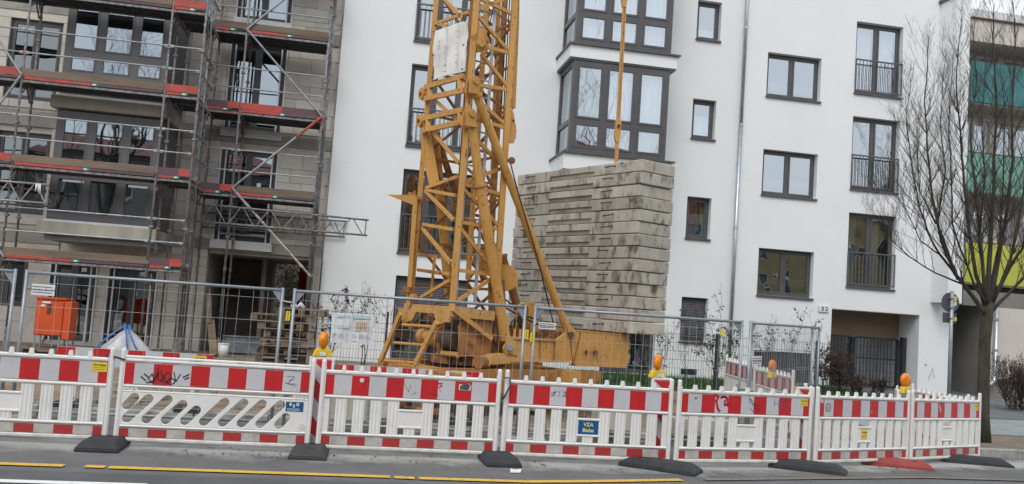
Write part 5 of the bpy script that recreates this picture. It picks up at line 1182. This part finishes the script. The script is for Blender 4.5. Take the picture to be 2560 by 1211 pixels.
scrawl(2, [arc(-.5, .75, .04, .05, 1, 4), [(.28, .8), (.33, .71)], [(.2, .7), (.3, .67)], [(-.1, .8), (-.04, .7), (-.02, .78)], [(.05, .7), (.0, .66)]], .004, inkb)
MB().tube([(-.57, -.017, .80), (-.57, -.0125, .80)], .024, 16).build('round_sticker', paper, BAR[2], world=False)
MB().tube([(-.57, -.018, .80), (-.57, -.0172, .80)], .006, 8).build('sticker_hole', inkb, BAR[2], world=False)
MB().box((.28, -.0145, .77), (.335, -.0125, .82)).build('small_sticker', rfoil, BAR[2], world=False); scrawl(2, [[(.29, .775), (.30, .80), (.31, .78), (.32, .80)]], .006, paper, 'sticker_print', -.0155)
MB().poly([(.53, -.0145, .75), (.66, -.0145, .745), (.675, -.0145, .80), (.64, -.0145, .83), (.6, -.0145, .81), (.53, -.0145, .815)]).build('torn_sticker', plastd, BAR[2], world=False)
MB().poly([(.54, -.0155, .755), (.64, -.0155, .75), (.66, -.0155, .81), (.62, -.0155, .825), (.545, -.0155, .80)]).build('torn_sticker', dsign, BAR[2], world=False)
scrawl(3, [[(-.47, .77), (-.40, .79)], [(-.43, .80), (-.43, .74), (-.47, .74), (-.41, .79)], [(-.37, .80), (-.38, .73)], [(-.34, .79), (-.28, .79), (-.33, .74), (-.27, .74)], [(-.3, .81), (-.3, .73)]], .005, inkb)
MB().box((-.80, -.0145, .765), (-.73, -.0125, .835)).build('small_sticker', plastd, BAR[4], world=False); scrawl(4, [[(-.79, .775), (-.74, .825)], [(-.79, .82), (-.75, .78)], [(-.785, .80), (-.745, .80)]], .007, inkb, 'sticker_print', -.0155)
scrawl(4, [[(-.50, .845), (-.44, .83), (-.47, .77), (-.44, .68), (-.41, .65)], arc(-.36, .80, .05, .03, 2.6, -.3), [(-.34, .78), (-.34, .73), (-.30, .73), (-.30, .77), (-.27, .76), (-.26, .71), (-.22, .73)]], .030, inkr)
scrawl(4, [[(.02, .84), (.03, .77), (.07, .80), (.02, .82)], [(.05, .76), (.10, .77), (.07, .73)], [(.09, .74), (.14, .75), (.1, .70), (.13, .69)], [(.05, .7), (.09, .66)], [(.15, .7), (.19, .67)]], .007, inkb)
scrawl(4, [[(.41, .83), (.42, .73)], [(.41, .77), (.47, .77)], [(.47, .82), (.48, .72)], arc(.52, .76, .04, .04, 1.6, -1.6), [(.51, .8), (.51, .71)], arc(.6, .77, .03, .025, .5, 4), arc(.59, .73, .035, .02, 1.6, -2.5)], .006, inkbl)
b = arc(-.79, .745, .05, .05, 0, 6.3, 14); scrawl(5, [b], .010, inkb); scrawl(5, [[(-.81, .77), (-.81, .72)], [(-.79, .76), (-.77, .74), (-.79, .73)]], .006, inkb)
scrawl(5, [[(-.4, .78), (-.35, .72), (-.38, .70), (-.33, .69)], [(.02, .78), (.06, .74)], [(.12, .69), (.15, .71), (.14, .67)]], .006, plastd)
MB().poly([(-.965, -.0145, .85), (-.90, -.0145, .85), (-.89, -.0145, .79), (-.92, -.0145, .81), (-.95, -.0145, .80)]).build('torn_foil', wfoil, BAR[5], world=False)
scrawl(6, [[(-.78, .80), (-.76, .70)], [(-.74, .80), (-.72, .72)]], .012, plastd); MB().poly([(-.26, -.0145, .83), (-.23, -.0145, .8), (-.2, -.0145, .72), (-.22, -.0145, .70), (-.25, -.0145, .77)]).build('torn_foil', wfoil, BAR[6], world=False)
# joints: tie wire and clamps
b = MB(); b.tube([(J[3][0]-.01, 10.06, .94), (J[3][0]+.05, 10.04, .95), (J[3][0]+.06, 10.04, .86), (J[3][0]-.01, 10.06, .70)], .012, 6); tag(b.build('rubber_strap', dsign, smooth=True), 'dark rubber strap tying the barriers left of the blue VZA plate', 'strap')
b = MB(); b.bar((J[1][0]-.12, 10.08, .95), (J[1][0]+.08, 10.07, .91), .035, .02); tag(b.build('joint_clamp', rust), 'dark clamp joining the two leftmost barriers', 'clamp')
# ---- rubber feet
def rfoot(x, y, ang, m, lab, L=.86, Wd=.42):
    t = thing('rubber_weight', lab, 'barrier foot', (x, y, rz_(y)), ang, 'recycled rubber feet under the barriers')
    h = .105; a, c = L/2, Wd/2
    b = MB(); b.hexa([(-c, -a, .0), (c, -a, .0), (c, a, .0), (-c, a, .0), (-c, -a, .035), (c, -a, .035), (c, a, .035), (-c, a, .035)]); b.hexa([(-c, -a, .0352), (c, -a, .0352), (c, a, .0352), (-c, a, .0352), (-c*.74, -a*.74, h), (c*.74, -a*.74, h), (c*.74, a*.74, h), (-c*.74, a*.74, h)])
    b.build('body', m, t, world=False, bevel=.008)
    for s in (-1, 1): MB().box((-.085, s*a*.5-.03, h-.002), (.085, s*a*.5+.03, h+.0015)).build('slot_shade', blk, t, world=False)  # raised black pads painted as the dark inside of the slots
    return t
fl = [('grey rubber foot at the joint of the two leftmost barriers', rub), ('dusty rubber foot under the beacon left of the crane', rubg), ('dark rubber foot with litter beside it, left of the blue plate barrier', rub), ('long dark rubber foot set askew below the second beacon', rub), ('dark rubber foot set askew below the third beacon', rub), ('red rubber foot beneath the right amber lamp', rubr), ('dark rubber foot at the right end of the barrier line', rub)]
rfoot(J[1][0]-.01, 9.90, .0, fl[0][1], fl[0][0], .56, .42); rfoot(J[2][0]-.02, 9.92, -.03, fl[1][1], fl[1][0], .56, .40); rfoot(J[3][0]-.03, 9.92, .05, fl[2][1], fl[2][0], .56, .40)
rfoot(J[4][0]-.18, J[4][1]-.17, rad(52), fl[3][1], fl[3][0], .92, .36); rfoot(J[5][0]-.18, J[5][1]-.22, rad(55), fl[4][1], fl[4][0], .92, .36); rfoot(J[6][0]-.38, J[6][1]-.30, rad(62), fl[5][1], fl[5][0], .92, .36); rfoot(J[7][0]-.45, J[7][1]-.50, rad(65), fl[6][1], fl[6][0], .95, .36)
# ---- beacons and lamps
def beacon(px, py, Y, lab, ang=0, flip=1, top=None):
    q = P(px, py, Y); t = thing('warning_beacon', lab, 'beacon', (q.x, Y, rz_(Y)+.05), ang, 'red and white warning beacon boards'); h = q.z-rz_(Y)-.05
    b = MB(); w = .125
    for s in (-1, 1): b.box((s*w-.014, -.02, 0), (s*w+.014, .02, h))
    b.box((-w+.0145, -.02, h-.028), (w-.0145, .02, h)); b.box((-w+.0145, -.02, 0), (w-.0145, .02, .03)); b.build('frame', plast, t, world=False, bevel=.006)
    bo = MB(); bo.box((-w+.015, -.012, .031), (w-.015, .012, h-.029), 1)
    x0, x1 = -w+.018, w-.018; zz = h-.034; y = -.0135
    # diagonal fields, cut as flat print
    per = .42; k = 0; top_ = zz
    def cutp(za, zb_):   # band between two slanted lines falling to the right
        s_ = (x1-x0)*1.15*flip; P_ = [(x0, za), (x1, za-s_), (x1, zb_-s_), (x0, zb_)]
        P_ = [(x, min(zz, max(.036, z))) for x, z in P_]
        if abs(P_[0][1]-P_[3][1])+abs(P_[1][1]-P_[2][1]) > .01: bo.poly([(x, y, z) for x, z in P_], 0)
    for k in range(-1, 6): za = zz+.27*flip+.0-k*per; cutp(za, za-per/2)
    bo.build('striped_board', [rfoil, wfoil], t, world=False)
    MB().box((-.02, -.015, h+.001), (.02, .015, h+.05)).build('lug', plast, t, world=False, bevel=.005)
    return t, q.x, h+rz_(Y)+.05
def lamp(x, y, z, ang, lab, lrot=0.0):
    t = thing('warning_lamp', lab, 'lamp', (x, y, z), ang, 'amber warning lamps on the barriers'); t.scale = (1.12, 1.12, 1.08)
    b = MB(); b.hexa([(-.105, -.04, 0), (.105, -.04, 0), (.105, .04, 0), (-.105, .04, 0), (-.075, -.035, .095), (.075, -.035, .095), (.075, .035, .095), (-.075, .035, .095)]); b.build('case', lampy, t, world=False, bevel=.014)
    MB().box((-.03, -.047, .02), (.03, -.0405, .06)).build('case_clip', plastd, t, world=False)
    le = MB(); n = 20; prof = [(-.034, .03), (-.032, .070), (-.018, .086), (0, .091), (.018, .086), (.032, .070), (.034, .03)]
    vs = []; fs = []
    for (dy, r) in prof:
        for j in range(n): a = 2*PI*j/n; vs.append((r*math.cos(a), dy, .095+.085+r*math.sin(a)*1.02))
    for k in range(len(prof)-1):
        for j in range(n): a = k*n+j; c = k*n+(j+1) % n; fs.append((a, c, c+n, a+n))
    fs.append(tuple(range(n))); fs.append(tuple(range((len(prof)-1)*n, len(prof)*n))[::-1]); le.add(vs, fs); lens = le.build('lens', amber, t, world=False, smooth=True); lens.rotation_euler = (0, 0, lrot)
    MB().tube([(0, -.012, .268), (0, .012, .268)], .012, 8).build('lens_screw', dkm, lens, world=False)
    return t
bt, bx, bz = beacon(806, 893, J[2][1]+.14, 'red and white beacon board left of the crane, carrying a lamp'); lamp(bx-.0, J[2][1]+.16, bz-.005, rad(4), 'amber warning lamp seen edge-on beside the site poster', rad(72))
bt, bx, bz = beacon(1655, 945, J[4][1]+.16, 'red and white beacon board below the ballast stack, carrying a lamp', .15); lamp(bx-.055, J[4][1]+.18, bz-.01, rad(12), 'amber warning lamp in front of the white house wall below the ballast stack', rad(46))
bt, bx, bz = beacon(2014, 968, J[5][1]+.2, 'red and white beacon board without a lamp, left of the brown hedge', .2)
bt, bx, bz = beacon(2243, 973, J[6][1]+.16, 'red and white beacon board turned edge-on under the right lamp', rad(62)); lamp(P(2266, 985, J[6][1]+.02).x, J[6][1]+.05, P(2266, 985, J[6][1]+.05).z, rad(22), 'large amber warning lamp in front of the courtyard gate')
q = G(1930, 935, 1.0); lamp(q.x, q.y, .93, rad(40), 'small amber warning lamp behind the angled fence panel')
# ---- long striped boards lying behind the fence
def sboard(a, c, Y, zt, lab, n=10, sl=0):
    A = P(*a, Y); C = P(*c, Y); L = (C-A).length; t = thing('striped_barrier_board', lab, 'barrier board', (A.x, Y, 0), 0, 'loose striped barrier boards behind the fence')
    b = MB(); u = L/n; z1 = zt-.0; z0 = zt-.25; b.box((0, 0, z0), (L, .03, z1), 1)
    for i in range(n):
        b.poly([(i*u, -.002, z0+.003), ((i+1)*u, -.002, z0+.003), ((i+1)*u, -.002, z1-.003), (i*u, -.002, z1-.003)], i % 2)
    b.build('board', [rfoil, wfoil], t, world=False)
    for x in (.25, L-.25):
        MB().box((x-.025, .032, .02), (x+.025, .07, zt-.02)).build('support_post', plastd, t, world=False); MB().box((x-.2, -.15, -.01), (x+.2, .25, .07)).build('support_foot', rub, t, world=False, bevel=.01)
    return t, L
t_, L_ = sboard((145, 867), (535, 887), 13.0, .80, 'long red and white board below the orange cabinet and bulk bag', 9); ysticker(t_, (L_-.18, -.005, .72), .17, .11)
t_, L_ = sboard((845, 912), (1203, 932), 13.0, .77, 'long red and white board at the foot of the crane steps', 9); ysticker(t_, (L_-.32, -.005, .70), .15, .11)
a, c = G(1906, 998, .72), G(1985, 975, .78); t_ = thing('striped_barrier_board', 'short slanting red and white board behind the last beacon', 'barrier board', a, math.atan2(c.y-a.y, c.x-a.x), 'loose striped barrier boards behind the fence')
b = MB(); L_ = (c-a).length; a = P(1903, 985, 14.0); c = P(1992, 963, 14.0); L_ = (c-a).length; t_.location = a; t_.rotation_euler = (0, -math.asin((c.z-a.z)/L_), 0); u = L_/9
for i in range(9): b.poly([(i*u, -.01, -.2), ((i+1)*u, -.01, -.2), ((i+1)*u, -.01, 0), (i*u, -.01, 0)], i % 2)
b.box((0, -.007, -.2), (L_, .015, 0), 1); b.build('board', [rfoil, wfoil], t_, world=False)
for xx in (.1, L_-.1): MB().bar((xx, .03, -.95), (xx, .03, -.02), .035).build('support_post', plastd, t_, world=False)
ysticker(t_, (L_-.05, -.012, -.08), .09, .12)
b = MB(); q = G(1288, 1183, 0); b.prism([q+Vector(v) for v in ((-.06, -.03, .006), (.05, -.04, .01), (.07, .02, .03), (0, .05, .015), (-.05, .03, .03))], (0, 0, .012)); tag(b.build('litter', paper), 'crushed white paper scrap beside the dark rubber foot', 'litter')
# ================================================================ STREET SIGN
q0 = G(2371, 1000, .1); SY = 18.5
sp = thing('sign_post', 'grey sign post with a round sign and small plate seen from behind', 'sign', (P(2372, 980, SY).x, SY, .08))
xs_ = P(2372, 985, SY).x; c = P(2380, 755, SY); xs_ = (P(2371, 985, SY).x+P(2381, 745, SY).x)/2
MB().tube([(xs_, SY, .05), (xs_, SY, P(2381, 728, SY).z)], .042, 12).build('pole', galv, sp, smooth=True)
cz = P(2381, 757, SY); MB().tube([(xs_+.0, SY+.05, cz.z), (xs_+.0, SY+.056, cz.z)], .235, 28).build('round_plate', dsign, sp)
pz = P(2381, 796, SY); MB().box((xs_-.19, SY+.05, pz.z-.115), (xs_+.17, SY+.056, pz.z+.125)).build('lower_plate', dsign, sp, bevel=.002)
for (dx, dz, w_, h_, m) in ((.10, .10, .13, .10, ystick), (.13, -.02, .06, .1, paper), (.07, -.05, .06, .035, paper)): MB().box((xs_+dx-w_/2, SY+.046, cz.z+dz-h_/2), (xs_+dx+w_/2, SY+.0485, cz.z+dz+h_/2)).build('sticker', m, sp)
for dx in (.08, .15): MB().box((xs_+dx-.028, SY+.046, pz.z-.06), (xs_+dx+.028, SY+.0485, pz.z+.03)).build('sticker', ystick, sp)
for zz in (cz.z+.1, cz.z-.12, pz.z): MB().box((xs_-.055, SY-.05, zz-.015), (xs_+.055, SY+.045, zz+.015)).build('bracket', galv, sp)
q = P(1816, 832, GY-.05); tg = MB().box((P(1803, 832, GY).x-.04, GY-.06, P(1803, 832, GY).z-.07), (P(1803, 832, GY).x+.05, GY-.05, P(1803, 832, GY).z+.07)).build('small_tag', ystick); tag(tg, 'small yellow tag on the garden fence beside the drainpipe', 'sign')
# ================================================================ TREES AND SHRUBS
def grow(b, p, d, L, r, lvl, up=.25, spread=.5, sides=5, kids=3, minr=.0016):
    n = max(3, int(L/.16)) if lvl < 2 else 3
    pts = [Vector(p)]; dirs = [Vector(d).normalized()]; dd = dirs[0].copy()
    for i in range(n):
        dd = (dd+Vector((rnd(-1, 1), rnd(-1, 1), rnd(-.6, 1)))*(.13 if lvl == 0 else .24)+Vector((0, 0, up))*.12).normalized(); pts.append(pts[-1]+dd*(L/n)); dirs.append(dd.copy())
    rr = [max(minr*.7, r*(1-.82*i/n)) for i in range(n+1)]
    b.tube(pts, rr, sides if lvl == 0 else 3, caps=False)
    if kids > 0:
        m = int(kids+rnd(0, 1.5)) if lvl else kids
        for k in range(m):
            t = rnd(.15, .98); i = min(n-1, int(t*n)); q = pts[i].lerp(pts[i+1], t*n-i); s = Vector((rnd(-1, 1), rnd(-1, 1), rnd(-.3, .5))).normalized()
            grow(b, q, dirs[i]*(1-spread)+s*spread+Vector((0, 0, up*.6)), L*rnd(.38, .62), max(minr, rr[i]*.5), lvl+1, up, spread, 3, kids-1 if lvl else kids-2, minr)
tb_ = G(2458, 1106, .0); TY = tb_.y
tree = thing('street_tree', 'bare street tree with steep mossy branches beside the right end of the barriers', 'tree', tb_)
def lim(pts, r0, r1, dy, part='limb', start=None):
    n = len(pts); V = [P(x, y, TY+dy*min(1, i/2.5)+rnd(-.05, .05)) for i, (x, y) in enumerate(pts)]
    out = []
    for i in range(n-1):
        for k in range(3): out.append(V[i].lerp(V[i+1], k/3)+Vector((rnd(-1, 1), rnd(-1, 1), 0))*.012)
    out.append(V[-1]); R = [r0+(r1-r0)*(i/(len(out)-1))**.8 for i in range(len(out))]
    MB().tube(out, R, 8 if r0 > .03 else 6).build(part, bark if r0 > .03 else twig, tree, smooth=True)
    return out, R
tr = [(2458, 1112), (2457, 1040), (2459, 940), (2462, 850), (2467, 790), (2470, 755)]
V = [P(x, y, TY) for x, y in tr]; V[0].z = tb_.z-.05
MB().tube(V, [.135, .105, .097, .095, .104, .088], 16).build('trunk', bark, tree, smooth=True)
LM = [([(2464, 785), (2432, 742), (2388, 685), (2352, 600), (2332, 500), (2320, 380), (2312, 250), (2322, 90)], .055, .006, -.1), ([(2464, 765), (2440, 690), (2420, 560), (2408, 430), (2400, 330), (2390, 200), (2405, 40)], .05, .006, .35),
      ([(2470, 770), (2472, 650), (2480, 520), (2486, 400), (2492, 250), (2482, 100), (2486, 10)], .06, .006, -.15), ([(2466, 760), (2455, 640), (2440, 500), (2425, 350), (2441, 200), (2430, 60)], .045, .005, -.5), ([(2472, 760), (2495, 660), (2518, 520), (2530, 400), (2531, 250), (2538, 100), (2530, -30)], .05, .006, .2),
      ([(2476, 770), (2512, 690), (2555, 620), (2590, 500), (2612, 350), (2600, 100)], .045, .005, -.3), ([(2478, 780), (2540, 715), (2600, 650), (2660, 500), (2680, 350)], .04, .005, .3), ([(2388, 685), (2332, 612), (2300, 520), (2276, 400), (2264, 280), (2285, 170)], .026, .004, -.25),
      ([(2410, 712), (2335, 682), (2272, 642), (2226, 596), (2190, 520)], .022, .003, .15), ([(2352, 640), (2302, 602), (2262, 522), (2228, 470)], .016, .003, -.5), ([(2468, 740), (2446, 610), (2462, 450), (2455, 300), (2466, 140)], .036, .004, .6), ([(2474, 745), (2500, 600), (2506, 480), (2512, 300), (2500, 140)], .036, .004, .45),
      ([(2396, 700), (2345, 560), (2362, 430), (2350, 300), (2362, 160)], .028, .004, .3), ([(2340, 560), (2300, 480), (2290, 350), (2250, 260)], .018, .003, .2), ([(2478, 765), (2530, 640), (2560, 480), (2570, 300), (2560, 100)], .036, .004, -.6), ([(2470, 765), (2438, 720), (2380, 560), (2378, 420), (2370, 300), (2385, 120)], .034, .004, -.6)]
tw = MB()
for (pts, r0, r1, dy) in LM:
    out, R = lim(pts, r0*.84, r1*.84, dy); n = len(out)
    for k in range(int(n*2.3)):
        i = int(rnd(n*.22, n-1)); d = (out[min(n-1, i+1)]-out[max(0, i-1)]).normalized(); s = Vector((rnd(-1, 1), rnd(-1, 1), rnd(-.1, .4))).normalized()
        grow(tw, out[i], d*.75+s*.55, rnd(.45, 1.15)*(1.1-.5*i/n), min(.010, R[i]*.55), 0, .40, .38, 3, 4, .0016)
tw.build('twigs', twig, tree, kind='stuff')
def shrub(name, lab, cat, x, y, z, h, n, m, leaves, lm, sp=.25, gp=None, lsz=.035, wx=None):
    t = thing(name, lab, cat, (x, y, z), 0, gp); b = MB(); tips = []
    for i in range(n):
        ox = rnd(-1, 1)*(wx or sp*.3); bx_ = Vector((x+ox, y+rnd(-.08, .08), z)); hh = h*rnd(.7, 1.05)
        st_ = len(b.v); grow(b, bx_, Vector((rnd(-sp, sp), rnd(-sp, sp), 1)), hh, .013, 0, .3, .45, 4, 5, .003); tips += b.v[st_::3]
    b.build('stems', m, t, kind='stuff')
    if leaves:
        l = MB()
        for k in range(leaves):
            p = random.choice(tips)
            if p.z < z+h*.15: continue
            p = p+Vector((rnd(-.03, .03), rnd(-.03, .03), rnd(-.05, .02))); a = Vector((rnd(-1, 1), rnd(-1, 1), rnd(-1, .3))).normalized()*lsz; c = a.cross(Vector((rnd(-1, 1), rnd(-1, 1), rnd(-1, 1)))).normalized()*lsz*.45
            l.poly([p, p+a*.5+c, p+a, p+a*.5-c])
        l.build('leaves', lm, t, kind='stuff')
    return t
hx = [(2070, 965), (2098, 968), (2130, 970), (2180, 972), (2215, 974), (2250, 976)]
hl = ['tallest brown-leaved hedge plant beside the black fence post', 'dense brown-leaved hedge plant left of the gate opening', 'brown-leaved hedge plant in front of the gate opening', 'thinner brown-leaved hedge plant before the middle of the gate', 'sparse brown-leaved hedge plant before the right gate leaf', 'low brown-leaved hedge plant near the right gate post']
for i, ((px, py), lb) in enumerate(zip(hx, hl)):
    q = P(px, py, GY+.35); shrub('hedge_plant', lb, 'hedge', q.x, GY+.35, .12, [.95, .72, .5, .42, .38, .34][i], [6, 6, 5, 4, 3, 2][i], twig, [900, 800, 520, 260, 150, 60][i], leafb, .22, 'brown-leaved hedge plants behind the garden fence', .055, .22)
sl = [(820, 'leafy dark sapling left of the site poster', 1.5, 3, 300), (905, 'bare sapling behind the site poster', 1.45, 3, 60), (985, 'bare sapling behind the crane steps', 1.3, 3, 30), (1075, 'tangled bare shrub behind the crane winch', 1.2, 5, 60), (1600, 'bare sapling right of the crane beam end', 1.7, 2, 20), (1655, 'sapling with few dark leaves under the ballast stack', 1.5, 2, 60), (1712, 'thin bare sapling under the shuttered window', 1.7, 1, 0), (1790, 'dark-leaved sapling against the foot of the drainpipe', 1.45, 3, 260), (1835, 'small dark-leaved sapling right of the drainpipe foot', 1.3, 2, 140), (1938, 'bare sapling behind the angled fence panel', 1.6, 2, 90), (1975, 'sapling with dark leaves before the basement grille', 1.4, 2, 120), (2035, 'thin stems beside the black fence post', 1.2, 2, 0)]
for px, lb, h, n, lv in sl: q = P(px, 950, GY+.4); shrub('sapling', lb, 'sapling', q.x, GY+.4, .12, h, n, twig, lv, leafd, .18, 'saplings along the garden fence', .06)
q = G(2535, 1010, .1); shrub('bush', 'round brown clipped bush in front of the beige ground floor wall', 'bush', P(2545, 1000, 19.5).x, 19.5, .1, 1.0, 34, twig, 1500, leafb, .55, None, .04, .3)
yw = MB().box((-9, 33, 0), (2, 33.2, 3.4)).build('yard_wall', rawc); tag(yw, 'grey-brown yard wall behind the passage of the unfinished house', 'wall')
shrub('dry_bush', 'dry yellowish bush in the back yard seen through the passage', 'bush', -1.5, 29.5, .1, 2.4, 26, twig, 2600, mat('dry_leaf', (.13, .10, .065), (.08, .065, .04), 5), .4, None, .09, .8)
# ================================================================ ACROSS THE STREET (mirrored in the window panes)
dkp = mat('dark_window', (.04, .045, .05), rough=.3)
def far_house(name, lab, x0, x1, h, m, st=2.9, rf=None):
    t = thing(name, lab, 'building', ((x0+x1)/2, -16, 0)); b = MB(); b.box((x0, -26, 0), (x1, -16, h)); b.build('walls', m, t)
    b = MB(); b.hexa([(x0, -26.4, h+.002), (x1, -26.4, h+.002), (x1, -15.5, h+.002), (x0, -15.5, h+.002), (x0, -21.4, h+1.8), (x1, -21.4, h+1.8), (x1, -20.6, h+1.8), (x0, -20.6, h+1.8)]); b.build('roof', rf or rtile, t)
    z = 1.0; pr = None
    while z < h-1.8:
        x = x0+1.2
        while x < x1-1.8:
            f = MB(); f.box((x, -15.99, z), (x+1.2, -15.93, z+1.5)); w = f.build('window', whpvc, t); MB().box((x+.08, -15.925, z+.08), (x+1.12, -15.915, z+1.42)).build('pane', dkp, w); x += 2.7
        z += st
    return t
far_house('opposite_house', 'grey-beige rendered house across the street, seen only as a reflection', -22, 8, 9.6, mat('grey_beige_render', (.22, .21, .19), (.19, .18, .165), 2))
far_house('opposite_house', 'tall ochre rendered house across the street, seen only as a reflection', 25.2, 60, 10.5, ochre, rf=dkp)
far_house('opposite_house', 'brick-red house across the street, seen only as a reflection', 8.2, 25, 12.6, mat('brick_red', (.25, .09, .06), (.19, .07, .05), 3))
for i, (x, y, hh, lb) in enumerate(((-13, -6.5, 3.0, 'tall bare tree across the street mirrored in the left bay windows'), (12.3, -6.0, 3.0, 'tall bare tree across the street mirrored in the white bay window'), (35.0, -6.8, 2.8, 'tall bare tree across the street mirrored in the right windows'))):
    t = thing('roadside_tree', lb, 'tree', (x, y, 0)); MB().tube([(x, y, 0), (x+.05, y, 3.2), (x, y+.1, 7.0)], [.30, .24, .17], 10).build('trunk', bark, t, smooth=True)
    b = MB()
    for k in range(9):
        a = k*2.4; z = rnd(3.6, 6.6); grow(b, (x, y, z), Vector((math.cos(a)*.8, math.sin(a)*.8, rnd(.7, 1.9))), rnd(5.5, 9), .10, 0, .3, .45, 5, 5, .007)
    b.build('crown', twig, t)
